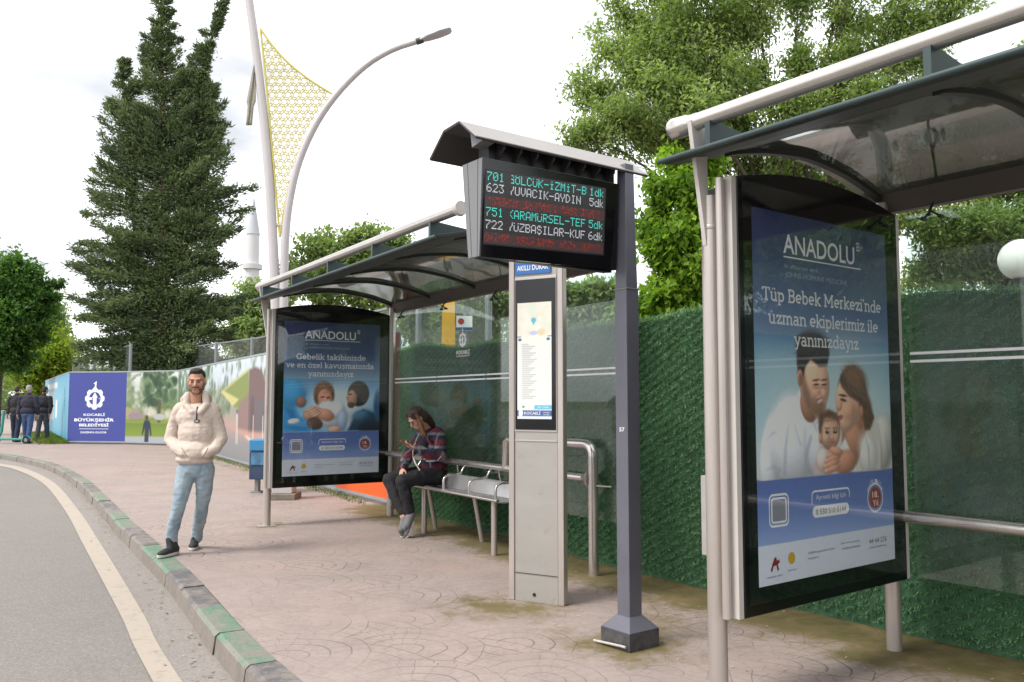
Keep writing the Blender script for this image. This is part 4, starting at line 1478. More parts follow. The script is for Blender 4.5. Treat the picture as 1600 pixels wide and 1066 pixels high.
for j in range(LH):
    for i in range(LW):
        u0, z0 = -.662 + i * sx, 2.318 + j * sz + .03 * i / LW
        n_ = len(lv)
        e = .12
        lv += [bz(u0 + e * sx, z0 + e * sz, .0062), bz(u0 + sx - e * sx, z0 + e * sz, .0062), bz(u0 + sx - e * sx, z0 + sz - e * sz, .0062), bz(u0 + e * sx, z0 + sz - e * sz, .0062)]
        lf.append((n_, n_ + 1, n_ + 2, n_ + 3))
        lc.append(led[j, i])
me = bpy.data.meshes.new("led_dots")
me.from_pydata([tuple(p) for p in lv], [], lf)
me.update()
a = me.attributes.new("print", 'FLOAT_COLOR', 'FACE')
cc = np.ones((len(lf), 4), np.float32)
cc[:, :3] = np.array(lc)
a.data.foreach_set("color", cc.ravel())
so_ = MB().hexa([bz(-.666, 2.312, .0041), bz(.232, 2.342, .0041), bz(.232, 2.342, .0055), bz(-.666, 2.312, .0055), bz(-.666, 2.728, .0041), bz(.232, 2.758, .0041), bz(.232, 2.758, .0055), bz(-.666, 2.728, .0055)]).build("screen", pbr("dark_screen", (38, 36, 38), .35, 0, .1), dp)
link_mesh("led_dots", me, attr_mat("led_light", .4, .36), so_)
# hood: bent sheet, pale outside, dark lining
hp = [(-.955, 2.885), (-1.12, 3.012), (-1.284, 3.0), (-1.44, 2.868)]
outer = [hp[0], hp[1], hp[2], hp[3]]
inner = [(-1.435, 2.862), (-1.282, 2.990), (-1.122, 3.001), (-.957, 2.875)]
MB().prism(outer + [(-1.4385, 2.8655), (-1.283, 2.996), (-1.121, 3.007), (-.956, 2.880)], pv, -.76, .56).build("hood", HOODT, dp)
MB().prism([(-.957, 2.879), (-1.1215, 3.006), (-1.283, 2.995), (-1.4365, 2.864)] + [(-1.432, 2.858), (-1.281, 2.986), (-1.123, 2.997), (-.962, 2.870)], pv, -.757, .557).build("hood_lining", HOODU, dp)
MB().box((-.60, -1.16, 2.79), (.36, -1.06, 2.93), f1).build("hood_beam", BLACKP, dp)
for i in range(8):
    u = -.55 + .12 * i
    MB().prism([(-1.06, 2.80), (-.99, 2.86), (-.985, 2.885), (-1.06, 2.93)], pv, u, u + .012).build("hood_bracket", HOODU, dp)
MB().prism([(-1.08, 2.86), (-.98, 2.875), (-1.0, 2.90), (-1.1, 2.96)], pv, -.70, -.62).build("hood_clip", GP2, dp)
g = tag(MB().tube([f1(.4 - B - .02, -1 - B - .04, .014), f1(.4 - B - .015, -1 + B - .06, .03), f1(.4 - B - .014, -1 + B - .02, .031)], .008, 8).build("plastic_pipe_scrap", SCR, None, True),
        "short white pipe scrap lying against the grey pole base", "scrap")

# decal on the glass of the farther shelter
dg_ = lambda v, z, d=0.: T(2, 1.5455 - d, v, z)
mb = MB()
EMBLEM = None


def emblem(mb, cx, cy, r, fn, d=0.):
    """toothed wheel round a tower, a small flame above it"""
    out, n = [], 8
    for i in range(n):
        a = 90 + 360 * i / n
        for da, rr_ in ((-15, 1.0), (-9, 1.1), (9, 1.1), (15, 1.0), (22.5, .92)):
            out.append((cx + r * rr_ * math.cos(R(a + da)), cy + r * rr_ * math.sin(R(a + da))))
    inn = [(cx + r * .66 * math.cos(R(90 + 360 * i / n + da)), cy + r * .66 * math.sin(R(90 + 360 * i / n + da))) for i in range(n) for da in (-15, -9, 9, 15, 22.5)]
    k = len(out)
    mb.add([fn(x, y, d) for x, y in out] + [fn(x, y, d) for x, y in inn], [(i, (i + 1) % k, k + (i + 1) % k, k + i) for i in range(k)])
    P = lambda pts: mb.add([fn(cx + x * r, cy + y * r, d + .0005) for x, y in pts], [tuple(range(len(pts)))])
    P([(-.2, -.75), (.2, -.75), (.2, .1), (.32, .1), (0, .62), (-.32, .1), (-.2, .1)])
    P([(-.75, -.16), (-.28, -.1), (-.28, .1), (-.75, .16)])
    P([(.45, 0), (.5, -.06), (.56, 0), (.5, .06)])
    P([(-.1, 1.05), (.12, 1.05), (.16, 1.75), (-.2, 1.5), (0, 1.42)])


emblem(mb, 1.905, 2.13, .075, dg_)
text_to(mb, "KOCAELİ", 1.77, 2.06, 1.975, 2.015, dg_, 0, .02)
text_to(mb, "BÜYÜKŞEHİR BELEDİYESİ", 1.77, 2.06, 1.945, 1.962, dg_, 0, .01)
mb.build("glass_emblem", WHITE, s2, fix=False)

# ================================================================== GREEN HEDGE FENCE
HL = [T(1, 1.95, 5.4, 0), T(1, 1.95, 0, 0), T(1, 1.95, -2.6, 0), T(2, 1.95, 2.2, 0), T(2, 1.95, -.62, 0)]
HP, HLEN = smoothline([(p.x, p.y) for p in HL], 200)
HN = normals(HP)
hs = np.linspace(0, HLEN, 200)
hedge = thing("hedge_fence", "long dark green artificial hedge fence behind both shelters", "hedge fence", (HP[100, 0], HP[100, 1], 0))
HZ = lambda s: 2.13 + .04 * np.sin(s * 1.1) + .025 * np.sin(s * 3.7 + 1)
side = 1 if np.dot(HN[100], np.array([0, 0]) - HP[100]) > 0 else -1
HNf = HN * side                                                   # towards the street
v, f = [], []
for i in range(0, 200, 2):
    for off, z in ((0, .0), (0, HZ(hs[i])), (-.05, HZ(hs[i])), (-.05, 0.)):
        v.append((*(HP[i] + HNf[i] * off), z))
for i in range(99):
    for j in range(3):
        f.append((i * 4 + j, i * 4 + 4 + j, i * 4 + 5 + j, i * 4 + 1 + j))
me = bpy.data.meshes.new("backing")
me.from_pydata(v, [], f)
me.update()
link_mesh("backing", me, pbr("hedge_backing", (54, 90, 62), .9, 0, .4, 9, .5, 30, k=1.), hedge)
n = 270000
s_ = rng.uniform(0, HLEN, n)
z_ = rng.uniform(0.02, 1, n) * HZ(s_)
row = .075
z_ = z_ - ((z_ + s_ * .55) % row) * .38                             # strands woven in slanting rows
px_, py_ = np.interp(s_, hs, HP[:, 0]), np.interp(s_, hs, HP[:, 1])
nx, ny = np.interp(s_, hs, HNf[:, 0]), np.interp(s_, hs, HNf[:, 1])
out = rng.uniform(.0, .045, n) * (.45 + .55 * (1 - ((z_ + s_ * .55) % row) / row))
c = np.stack([px_ + nx * out, py_ + ny * out, np.maximum(z_, .02)], 1)
d = np.stack([nx * .9, ny * .9, rng.normal(-.25, .55, n)], 1) + rng.normal(size=(n, 3)) * .55
nt_ = 9000                                                         # ragged top edge
s2_ = rng.uniform(0, HLEN, nt_)
c2 = np.stack([np.interp(s2_, hs, HP[:, 0]), np.interp(s2_, hs, HP[:, 1]), HZ(s2_) + rng.uniform(-.02, .03, nt_)], 1)
c2[:, :2] += rng.normal(0, .025, (nt_, 2))
d2 = rng.normal(size=(nt_, 3)) * .7 + np.array([0, 0, .8])
pan = rng.normal(0, .09, 40)
ti = np.clip(.46 + .14 * np.sin(s_ * 2.1) * np.sin(z_ * 2.7 + s_) + pan[(s_ / 1.02).astype(int)] - .25 * (np.abs(s_ / 1.02 % 1 - .5) > .485) + rng.normal(0, .17, n), 0, 1)
me = leaves_mesh("strands", np.r_[c, c2], np.r_[d, d2], np.r_[rng.uniform(.02, .042, n), rng.uniform(.025, .06, nt_)],
                 np.r_[rng.uniform(.0045, .0085, n), np.full(nt_, .007)], np.r_[ti, rng.uniform(.4, .95, nt_)])
o = link_mesh("strands", me, leaf_mat("hedge_strands", lin((60, 96, 64)) * .93, lin((122, 160, 114)) * .93, .2), hedge)
o['kind'] = 'stuff'

# ================================================================== HOARDING
HOB = [(-22.9, 41.0), (-15.15, 28.6), (-13.0, 28.2), (-10.9, 27.3), tuple(T(2, 1.95, -2.75, 0)[:2]), tuple(T(2, 1.95, -.66, 0)[:2])]
HB0, HB1 = .10, 2.42
RAIL = pbr("hoarding_frame", (178, 186, 190), .45, .3, .1, 4, k=.7)
VINYL = attr_mat("printed_vinyl", .42)


def board(label, a, b, P, cat="hoarding panel", z0=HB0, z1=HB1, flat=None):
    a, b = Vector((*a, 0)), Vector((*b, 0))
    d = b - a
    L = d.length
    w = d / L
    nn = Vector((w.y, -w.x, 0))
    if nn.y > 0:
        nn = -nn
    fn = lambda x, y, q=0.: a + w * (x * L) + nn * (.021 + q) + Vector((0, 0, z0 + y * (z1 - z0)))
    t = thing("hoarding_panel", label, cat, (a + b) / 2, "printed hoarding boards round the building site")
    f2 = lambda x, y, z: a + w * x + nn * y + Vector((0, 0, z))
    MB().box((0.004, -.03, z0), (L - .004, .018, z1), f2).build("board", RAIL, t)
    MB().box((0.004, -.035, z1), (L - .004, .03, z1 + .045), f2).build("top_rail", RAIL, t)
    MB().box((0.004, -.035, z0 - .04), (L - .004, .03, z0), f2).build("bottom_rail", RAIL, t)
    mb = MB()
    for i in range(max(2, int(L / 2.5) + 1)):
        x = .06 + (L - .12) * i / max(1, int(L / 2.5))
        mb = MB().box((x - .03, -.09, 0), (x + .03, -.037, z1), f2)
        mb.build("post", RAIL, t)
    if P is not None:
        link_mesh("print", P.mesh("print", fn, .82), VINYL, t)
    else:
        MB().quad(fn(0.002, 0), fn(.998, 0), fn(.998, 1), fn(0.002, 1)).build("print", flat, t, fix=False)
    return t, fn


t, fn = board("blue hoarding panel with white gear emblem and municipality name", HOB[1], HOB[2], None, flat=pbr("royal_blue_vinyl", (66, 76, 154), .42, 0, .06, .8, k=.85))
mb = MB()
g = lambda x, y, d=0.: fn(x, y, d)
em = lambda x, y, d=0.: fn(.455 + x / 2.19, .62 + y / 2.32, .003 + d)
emblem(mb, 0, 0, .34, em)
mb.build("gear_emblem", WHITE, t, fix=False)
mb = MB()
text_to(mb, "KOCAELİ", .27, .64, .368, .402, g, .003, .02)
text_to(mb, "BÜYÜKŞEHİR", .11, .80, .288, .330, g, .003, .03)
text_to(mb, "BELEDİYESİ", .20, .71, .215, .254, g, .003, .03)
mb.quad(g(.2, .175, .003), g(.71, .175, .003), g(.71, .181, .003), g(.2, .181, .003))
text_to(mb, "ÇALIŞINCA OLUYOR", .225, .68, .115, .142, g, .003, .02)
mb.build("lettering", WHITE, t, fix=False)

P = Paint(120, 120, 1.1)
P.grad(0, 0, 1, 1, [(168, 176, 178), (150, 160, 90), (118, 142, 52), (104, 124, 74), (150, 160, 140), (206, 212, 206), (226, 230, 228)])
P.blobs(0, .42, .5, 1.0, 110, .05, [(120, 140, 104), (96, 118, 84), (150, 162, 130), (214, 220, 214)], .6, 3)
P.blobs(.35, .5, .95, 1.0, 150, .05, [(52, 82, 50), (78, 106, 68), (40, 66, 42), (112, 136, 96)], .75, 4)
P.blobs(.0, .36, 1, .46, 40, .06, [(150, 140, 120), (196, 176, 130), (90, 112, 70), (204, 206, 200)], .6, 5)
P.rect(.62, .28, .68, .6, (88, 80, 70), .02)
P.ell(.2, .37, .16, .05, (150, 130, 140), .4)
P.ell(.66, .36, .12, .045, (176, 182, 180), .4)
P.grad(0, .07, 1, .27, [(132, 150, 60), (122, 146, 50), (110, 132, 54)])
P.rect(0, 0, 1, .08, (168, 174, 180), .02)
P.poly([(.36, .27), (.38, .31), (.46, .31), (.49, .27), (.52, .10), (.50, .09), (.465, .2), (.46, 0), (.385, 0), (.39, .2), (.345, .1), (.33, .11)], (44, 50, 72), .02)
P.ell(.42, .345, .032, .04, (84, 70, 66), .4)
board("park photograph hoarding panel with printed lawn, trees and dark suited figure", HOB[2], HOB[3], P)

P = Paint(420, 64, .146)
P.grad(0, 0, 1, 1, [(130, 132, 136), (140, 138, 138), (186, 152, 140), (150, 156, 140), (166, 176, 166), (200, 212, 218), (216, 226, 232)])
P.blobs(.0, .45, .36, 1., 160, .012, [(86, 112, 76), (110, 134, 98), (66, 92, 62), (208, 216, 214)], .7, 8)
P.blobs(.33, .62, 1, 1., 130, .007, [(104, 126, 104), (140, 156, 142), (84, 106, 86), (216, 226, 230), (196, 210, 220)], .7, 9)
P.blobs(.35, .42, .5, .7, 50, .008, [(110, 128, 84), (90, 110, 72), (160, 160, 130)], .7, 10)
P.poly([(.44, .70), (.618, .88), (.622, .50), (.53, .52)], (128, 142, 62), .004)
P.poly([(.43, .68), (.617, .895), (.619, .875), (.455, .69), (.56, .60), (.52, .53)], (204, 196, 128), .003)
P.poly([(.56, .56), (.622, .66), (.622, .30), (.55, .30)], (140, 112, 104), .004)
P.poly([(.62, .26), (.62, .88), (.655, .90), (.69, .86), (.71, .76), (.71, .24)], (112, 84, 80), .004)
P.poly([(.632, .3), (.634, .62), (.652, .64), (.652, .3)], (84, 72, 74), .003)
P.poly([(.668, .3), (.668, .60), (.70, .58), (.70, .3)], (96, 92, 96), .003)
P.poly([(.71, .24), (.71, .86), (.80, .80), (.80, .24)], (150, 156, 150), .004)
P.poly([(.50, .32), (.62, .30), (1, .34), (1, .12), (.72, .10), (.60, .24)], (192, 148, 134), .006)
P.poly([(.60, .25), (.72, .10), (.73, .115), (.615, .26)], (220, 206, 190), .003)
for x in (.545, .553, .648, .70, .712, .724):
    P.rect(x, .16, x + .003, .46, (226, 226, 222), .002)
    P.ell(x + .0015, .48, .003, .02, (80, 70, 66), .4)
board("long hoarding panel with printed green roofed pavilion receding behind the bin", HOB[3], HOB[4], P)
P = Paint(60, 50, .85)
P.grad(0, 0, 1, 1, [(190, 196, 190), (150, 160, 146), (186, 196, 196), (214, 220, 222)])
P.blobs(0, .45, 1, 1, 60, .06, [(110, 130, 100), (150, 164, 140), (206, 214, 212)], .6, 21)
P.poly([(0, 0), (0, .36), (1, .44), (1, 0)], (234, 100, 36), .02)
board("hoarding panel with orange lower half behind the farther advert", HOB[4], HOB[5], P)
e = Vector((*HOB[5], 0))
tag(MB().box((e.x - .05, e.y - .12, 0), (e.x + .06, e.y - .02, 2.4)).build("steel_end_post", pbr("rust_red_paint", (112, 52, 40), .6, .1, .2, 5, k=.7)),
    "rust red end post between the hoarding and the green hedge", "post")
P = Paint(90, 40, .2)
P.grad(0, 0, 1, 1, [(96, 178, 208), (110, 184, 212), (128, 190, 216), (104, 170, 204)])
P.rect(.1, .25, .5, .75, (196, 216, 224), .04)
P.ell(.3, .45, .12, .2, (214, 190, 190), .6)
P.rect(.55, .3, .62, .6, (236, 240, 242), .03)
P.rect(.15, .80, .6, .9, (226, 236, 240), .03)
for i in range(9):
    P.rect(.855, .40 + .045 * i, .885, .425 + .045 * i, (40, 110, 160), .012)
board("cyan hoarding panel receding along the far footpath", HOB[0], HOB[1], P)

# ------------------------------------------------------------------ chain link fences behind
m, nt, b = newmat("chain_link")
t_ = N(nt, "ShaderNodeTexCoord").outputs['UV']
sep = N(nt, "ShaderNodeSeparateXYZ")
nt.links.new(t_, sep.inputs[0])
x, y = X(nt, sep.outputs[0]), X(nt, sep.outputs[1])
l1 = (((x + y) * 14.).op('FRACT') - .5).op('ABSOLUTE').op('GREATER_THAN', .42)
l2 = (((x - y) * 14.).op('FRACT') - .5).op('ABSOLUTE').op('GREATER_THAN', .42)
al = l1.op('MAXIMUM', l2)
b.inputs['Base Color'].default_value = (*(lin((150, 152, 150)) * .7), 1)
b.inputs['Metallic'].default_value = .3
nt.links.new(al.o, b.inputs['Alpha'])
LINK = m
GALV = pbr("galvanised_steel", (160, 164, 166), .5, .3, .1, 3, k=.7)


def chainlink(label, pts, h0, h1, pitch):
    P, L = np.array(pts, float), 0
    seg = np.r_[0, np.cumsum(np.linalg.norm(np.diff(P, axis=0), axis=1))]
    t = thing("chain_link_fence", label, "wire fence", (P[len(P) // 2][0], P[len(P) // 2][1], 0), "wire fences behind the hoarding")
    q = lambda s: (float(np.interp(s, seg, P[:, 0])), float(np.interp(s, seg, P[:, 1])))
    n = max(2, int(seg[-1] / pitch) + 1)
    ss = sorted(set(list(np.linspace(0, seg[-1], n)) + list(seg)))
    v, f, uv = [], [], []
    for s in ss:
        for z in (.1, h0 + (h1 - h0) * s / seg[-1]):
            v.append((*q(s), z))
            uv.append((s, z))
    for i in range(len(ss) - 1):
        f.append((2 * i, 2 * i + 2, 2 * i + 3, 2 * i + 1))
    me = bpy.data.meshes.new("wire_mesh")
    me.from_pydata(v, [], f)
    ul = me.uv_layers.new(name="UVMap")
    for lp in me.loops:
        ul.data[lp.index].uv = uv[lp.vertex_index]
    me.update()
    link_mesh("wire_mesh", me, LINK, t)
    for s in np.linspace(0, seg[-1], n):
        x, y = q(s)
        MB().tube([(x, y - .04, 0), (x, y - .04, h0 + (h1 - h0) * s / seg[-1] + .06)], .06, 8).build("post", GALV, t, True)
    mb = MB().tube([(*q(s), h0 + (h1 - h0) * s / seg[-1]) for s in ss], .03, 6)
    mb.build("top_rail", GALV, t, True)


chainlink("wire mesh fence of close grey posts behind the blue panel", [(-21.0, 40.0), (-14.0, 30.6)], 3.4, 3.5, 1.6)
chainlink("wire mesh fence running behind the park and pavilion prints", [(-14.6, 34.5), (-8.2, 27), (-2.5, 18), (-.4, 14.2)], 3.5, 3.5, 2.9)

yb = thing("yellow_banner", "upright yellow banner behind the hedge, seen through the glass", "banner", (-1.0, 13, 0))
MB().tube([(-1.0, 13.05, 0), (-1.0, 13.05, 3.1)], .03, 8).build("pole", GALV, yb, True)
MB().hexa([(-1.11, 13.0, 1.9), (-.88, 13.0, 1.9), (-.88, 13.015, 1.9), (-1.11, 13.015, 1.9), (-1.09, 13.0, 3.08), (-.90, 13.0, 3.08), (-.90, 13.015, 3.08), (-1.09, 13.015, 3.08)]).build("cloth", pbr("banner_yellow", (232, 176, 48), .6, 0, .12, 3, k=.8), yb)
ss_ = thing("safety_sign", "small white safety sign with red mark and blue foot behind the glass", "sign", (-.75, 13.2, 0))
MB().tube([(-.75, 13.25, 0), (-.75, 13.25, 2.85)], .03, 8).build("pole", GALV, ss_, True)
MB().box((-.885, 13.19, 2.57), (-.63, 13.205, 2.81)).build("plate", WHITE, ss_)
MB().box((-.885, 13.184, 2.575), (-.63, 13.187, 2.625)).build("blue_strip", pbr("sign_blue", (60, 90, 150), .5, k=.8), ss_)
MB().tube([(-.81, 13.188, 2.72), (-.81, 13.184, 2.72)], .05, 18).build("red_mark", pbr("sign_red", (196, 70, 60), .5, k=.8), ss_)

# ================================================================== STREET LAMP WITH GILT LATTICE
LAMPY = 12.6
lp_ = thing("street_lamp", "twin stemmed pale street lamp with gilt lattice panel", "street lamp", at(444, 775, LAMPY) * 1)
LM = pbr("pearl_lamp_paint", (206, 200, 200), .45, .1, .05, 2, k=.8)
L3 = lambda x, y, dy=0.: at(x, y, LAMPY + dy)
pl, _ = smoothline([(440, 770), (434, 560), (427, 388), (419, 259), (406, 129), (389, 0), (366, -140)], 40)
MB().tube([L3(*p) for p in pl], [float(r) for r in np.linspace(.085, .06, 40)], 16).build("main_stem", LM, lp_, True)
pr_, _ = smoothline([(444, 770), (443, 560), (445, 388), (455, 300), (475, 232), (510, 168), (560, 112), (608, 80), (657, 63)], 50)
MB().tube([L3(p[0], p[1], -.02) for p in pr_], [float(r) for r in np.linspace(.08, .045, 50)], 16).build("arm_stem", LM, lp_, True)
for y in (425, 352):
    x0, x1 = np.interp(y, pl[::-1, 1], pl[::-1, 0]), np.interp(y, pr_[::-1, 1], pr_[::-1, 0])
    MB().tube([L3(x0, y), L3(x1, y)], .03, 10).build("stem_tie", LM, lp_, True)
b0 = at(443, 775, LAMPY)
MB().box((b0.x - .22, LAMPY - .2, 0), (b0.x + .22, LAMPY + .2, .09)).build("base_plate", pbr("old_concrete", (150, 142, 130), .8, 0, .2, 6, .3, k=.6), lp_, bevel=.01)
MB().box((b0.x - .14, LAMPY - .13, .09), (b0.x + .16, LAMPY + .13, .5)).build("base_casing", LM, lp_, bevel=.01)
# luminaire
h0, h1 = L3(655, 64, -.02), L3(706, 47, -.02)
ax = (h1 - h0).normalized()
up = Vector((0, -1, 0)).cross(ax)
up = up if up.z > 0 else -up
mb = MB()
sec = [(0, .05, .035), (.06, .06, .055), (.14, .10, .06), (.34, .13, .055), (.5, .11, .04), (.53, .06, .02)]
v, f = [], []
for s, w, h_ in sec:
    for a in range(12):
        aa = 2 * math.pi * a / 12
        v.append(h0 + ax * s + Vector((0, 1, 0)) * w * math.cos(aa) + up * h_ * (math.sin(aa) if math.sin(aa) > 0 else .6 * math.sin(aa)))
for i in range(len(sec) - 1):
    for a in range(12):
        f.append((i * 12 + a, i * 12 + (a + 1) % 12, i * 12 + 12 + (a + 1) % 12, i * 12 + 12 + a))
f += [tuple(range(12)), tuple(60 + a for a in range(12))]
hd_ = MB().add(v, f).build("lamp_head", pbr("lamp_head_grey", (176, 172, 176), .45, .1, .1, 4, k=1.), lp_, True)
MB().tube([h0 - ax * .05, h0 + ax * .06], .052, 12).build("head_socket", pbr("dark_socket", (80, 78, 80), .5, .2, k=.7), hd_, True)
# lattice panel between the stems
GILT = pbr("gilt_paint", (208, 196, 104), .4, .2, .1, 5, k=.9)
tl, _ = smoothline([(407, 45), (416, 130), (426, 240), (433, 320), (437, 371)], 30)
tr, _ = smoothline([(437, 371), (447, 310), (463, 255), (486, 200), (522, 149)], 30)
tt, _ = smoothline([(522, 149), (484, 125), (449, 97), (424, 69), (407, 45)], 30)
px = FPX / LAMPY
bd = lambda x, y, d=0.: L3(x, y, -.01 + d)
GILTP = pbr("pale_gilt_paint", (224, 216, 158), .45, .1, .08, 5, k=.9)
for i, (nm, ed) in enumerate((("left_edge", tl), ("right_edge", tr), ("top_edge", tt))):
    MB().tube([bd(*p) for p in ed], .017, 8).build("panel_edge", GILT, lp_, True)
poly2 = np.r_[tl, tr, tt]


def inside(x, y):
    c_ = False
    for i in range(len(poly2)):
        (ax_, ay_), (bx_, by_) = poly2[i], poly2[(i + 1) % len(poly2)]
        if (ay_ > y) != (by_ > y) and x < (bx_ - ax_) * (y - ay_) / (by_ - ay_ + 1e-12) + ax_:
            c_ = not c_
    return c_


mb = MB()
S_ = 12.5
for r_ in range(-1, 34):
    for c_ in range(-1, 13):
        cx, cy = 400 + c_ * S_ + (r_ % 2) * S_ / 2, 40 + r_ * S_ * .866
        h6 = [(cx + S_ * .40 * math.cos(R(60 * i + 15)), cy + S_ * .40 * math.sin(R(60 * i + 15))) for i in range(6)]
        o6 = [(cx + S_ * .66 * math.cos(R(60 * i + 36)), cy + S_ * .66 * math.sin(R(60 * i + 36))) for i in range(6)]
        segs = [(h6[i], h6[(i + 1) % 6]) for i in range(6)] + [(h6[i], o6[i]) for i in range(6)]
        for a, b in segs:
            if inside(*a) and inside(*b):
                mb.tube([bd(*a), bd(*b)], .0098, 4, False)
mb.build("lattice", GILTP, lp_)
# limp grey flag behind the stem
fl = MB()
ys = np.linspace(100, 196, 14)
v, f = [], []
for i, y in enumerate(ys):
    q = (y - 100) / 96
    for j in range(9):
        w = -1 + j / 4
        v.append(L3(398 - 9 * q + w * (1.5 + 5.5 * min(1, q * 1.6)) * (1 - .35 * (q > .62)), y, -.04 + .016 * math.sin(j * 1.4 + q * 3)))
for i in range(13):
    for j in range(8):
        f.append((i * 9 + j, i * 9 + j + 1, i * 9 + 10 + j, i * 9 + 9 + j))
fo = fl.add(v, f).build("flag", leaf_mat("limp_flag_cloth", lin((200, 192, 192)) * .8, lin((200, 192, 192)) * .8, .5), None, True, fix=False)
sm = fo.modifiers.new("thick", 'SOLIDIFY')
sm.thickness = .003
tag(fo, "limp grey flag hanging from the lamp stem", "flag")

# ================================================================== LITTER BIN
bn = thing("litter_bin", "blue litter bin with picture panel on grey legs", "litter bin", (-3.9, 13.5, 0))
bx = (-4.16, -3.66)
MB().box((bx[0], 13.3, .22), (bx[1], 13.7, .66)).build("body", pbr("bin_dark_blue", (58, 76, 106), .5, .1, .25, 5, k=.75), bn, bevel=.01)
MB().box((bx[0] - .01, 13.29, .665), (bx[1] + .01, 13.71, .85)).build("lid", pbr("bin_light_blue", (62, 146, 196), .45, 0, .1, 5, k=.75), bn, bevel=.02)
MB().box((bx[0] + .03, 13.285, .45), (bx[1] - .03, 13.299, .64)).build("picture_panel", pbr("bin_panel", (86, 140, 180), .4, 0, .45, 7, k=.75), bn)
for x in (bx[0] + .08, bx[1] - .08):
    MB().box((x - .03, 13.44, .02), (x + .03, 13.56, .22)).build("leg", GALV, bn)
    MB().box((x - .08, 13.38, 0), (x + .08, 13.62, .02)).build("foot", GALV, bn)

# park globe lamp behind the hedge at the right
gl = thing("globe_lamp", "white globe park lamp above the hedge at the right edge", "globe lamp", (4.62, 7.5, 0))
MB().ell((4.62, 7.5, 2.74), .185, None, 28, 18).build("globe", pbr("opal_globe", (236, 232, 228), .25, 0, .02, k=.85), gl, True)
MB().tube([(4.62, 7.5, 0), (4.62, 7.5, 2.5), (4.62, 7.5, 2.56)], [.04, .04, .08], 12).build("pole", DARKF, gl, True)

# minaret far away
mn = thing("minaret", "distant white minaret with pointed grey cap", "minaret", (-37.7, 120, 0))
MW = pbr("whitewash", (228, 226, 226), .8, 0, .04, k=.75)
MB().tube([(-37.7, 120, z) for z in (0, 20.4, 20.5, 21.2, 21.3, 25.6)], [1.05, 1.0, 1.4, 1.45, .92, .9], 16).build("shaft", MW, mn, True)
MB().tube([(-37.7, 120, z) for z in (25.6, 25.8, 31.2)], [1.0, .95, .05], 16).build("cap", pbr("lead_roof", (184, 186, 192), .6, 0, k=.9), mn, True)

# ================================================================== TREES
BARK = pbr("grey_bark", (98, 86, 76), .9, 0, .3, 9, .6, 30, k=.6)
BARKD = pbr("red_brown_bark", (104, 76, 62), .9, 0, .3, 7, .6, 20, k=.6)


def bez(a, b, c, n=8):
    return [a * (1 - t) ** 2 + b * 2 * t * (1 - t) + c * t * t for t in np.linspace(0, 1, n)]


def broadleaf(name, label, base, fork, clumps, nleaf, leaf, mat, trunk_r=.18, sub=16, spread=.34, tips=True, group=None, ratio=.38, droop=.25, core=.35):
    """trunk, curved limbs to every clump, twigs inside it and leaf sprays about the twigs"""
    t = thing(name, label, "tree", (base[0], base[1], 0), group)
    bx_, by_ = base
    fk = Vector(fork)
    mb = MB().tube(bez(Vector((bx_, by_, -.1)), Vector((bx_ + (fk.x - bx_) * .2, by_, fk.z * .5)), fk, 8), [trunk_r * (1.25 - .5 * i / 7) for i in range(8)], 12)
    cs, ds, w = [], [], []
    vol = np.array([c[1] ** 2 for c in clumps])
    vol = vol / vol.sum()
    for (ctr, rad), fr in zip(clumps, vol):
        ctr = Vector(ctr)
        mid = fk.lerp(ctr, .5) + Vector((rng.normal(0, .1), rng.normal(0, .1), .12 * (ctr - fk).length))
        pts = bez(fk - Vector((0, 0, rng.uniform(0, .25) * fk.z)), mid, ctr, 9)
        r0 = min(trunk_r * .42, .018 + .022 * rad)
        mb.tube(pts, [r0 * (1 - .8 * i / 8) for i in range(9)], 7)
        m_ = max(4, int(sub * rad / .8))
        cents = []
        for _ in range(m_):
            d = rng.normal(size=3)
            d /= np.linalg.norm(d)
            e = Vector(d * rad * rng.uniform(core, 1.05) * np.array([1, 1, .8]))
            tip = ctr + e
            st = pts[rng.integers(4, 9)]
            tw = bez(st, st.lerp(tip, .5) + Vector(rng.normal(0, .1 * rad, 3)), tip, 6)
            mb.tube(tw, [max(.035 * r0 + .004, r0 * .2 * (1 - i / 6)) for i in range(6)], 5)
            cents.append((tip, tw))
        k = int(nleaf * fr)
        which = rng.integers(0, m_, k)
        T0 = np.array([c_[0] for c_ in cents])
        TW = np.array([[tuple(p) for p in c_[1]] for c_ in cents])
        a = np.clip(1 - np.abs(rng.normal(0, .35, k)), 0, 1) * 5
        i0 = np.minimum(a.astype(int), 4)
        fa = (a - i0)[:, None]
        P_ = TW[which, i0] * (1 - fa) + TW[which, i0 + 1] * fa
        P_ = P_ + rng.normal(0, spread * rad * .42, (k, 3)) * np.array([1, 1, .75])
        D_ = (P_ - np.array(ctr)) / rad * .6 + rng.normal(0, .7, (k, 3))
        D_[:, 2] -= droop
        cs.append(P_)
        ds.append(D_)
        tone = rng.normal(.45, .16, m_)
        w.append(np.clip(tone[which] + rng.normal(0, .17, k), 0, 1))
    mb.build("trunk", BARK, t, True)
    C_, D_, W_ = np.concatenate(cs), np.concatenate(ds), np.concatenate(w)
    L = leaf * rng.uniform(.6, 1.3, len(C_))
    me = leaves_mesh("crown", C_, D_, L, L * ratio * rng.uniform(.75, 1.2, len(C_)), W_, up=np.array([0, 0, 1.]))
    link_mesh("crown", me, mat, t)
    return t


def clump(px_, py_, Y, r):
    p = at(px_, py_, Y)
    return ((p.x, p.y, p.z), r)


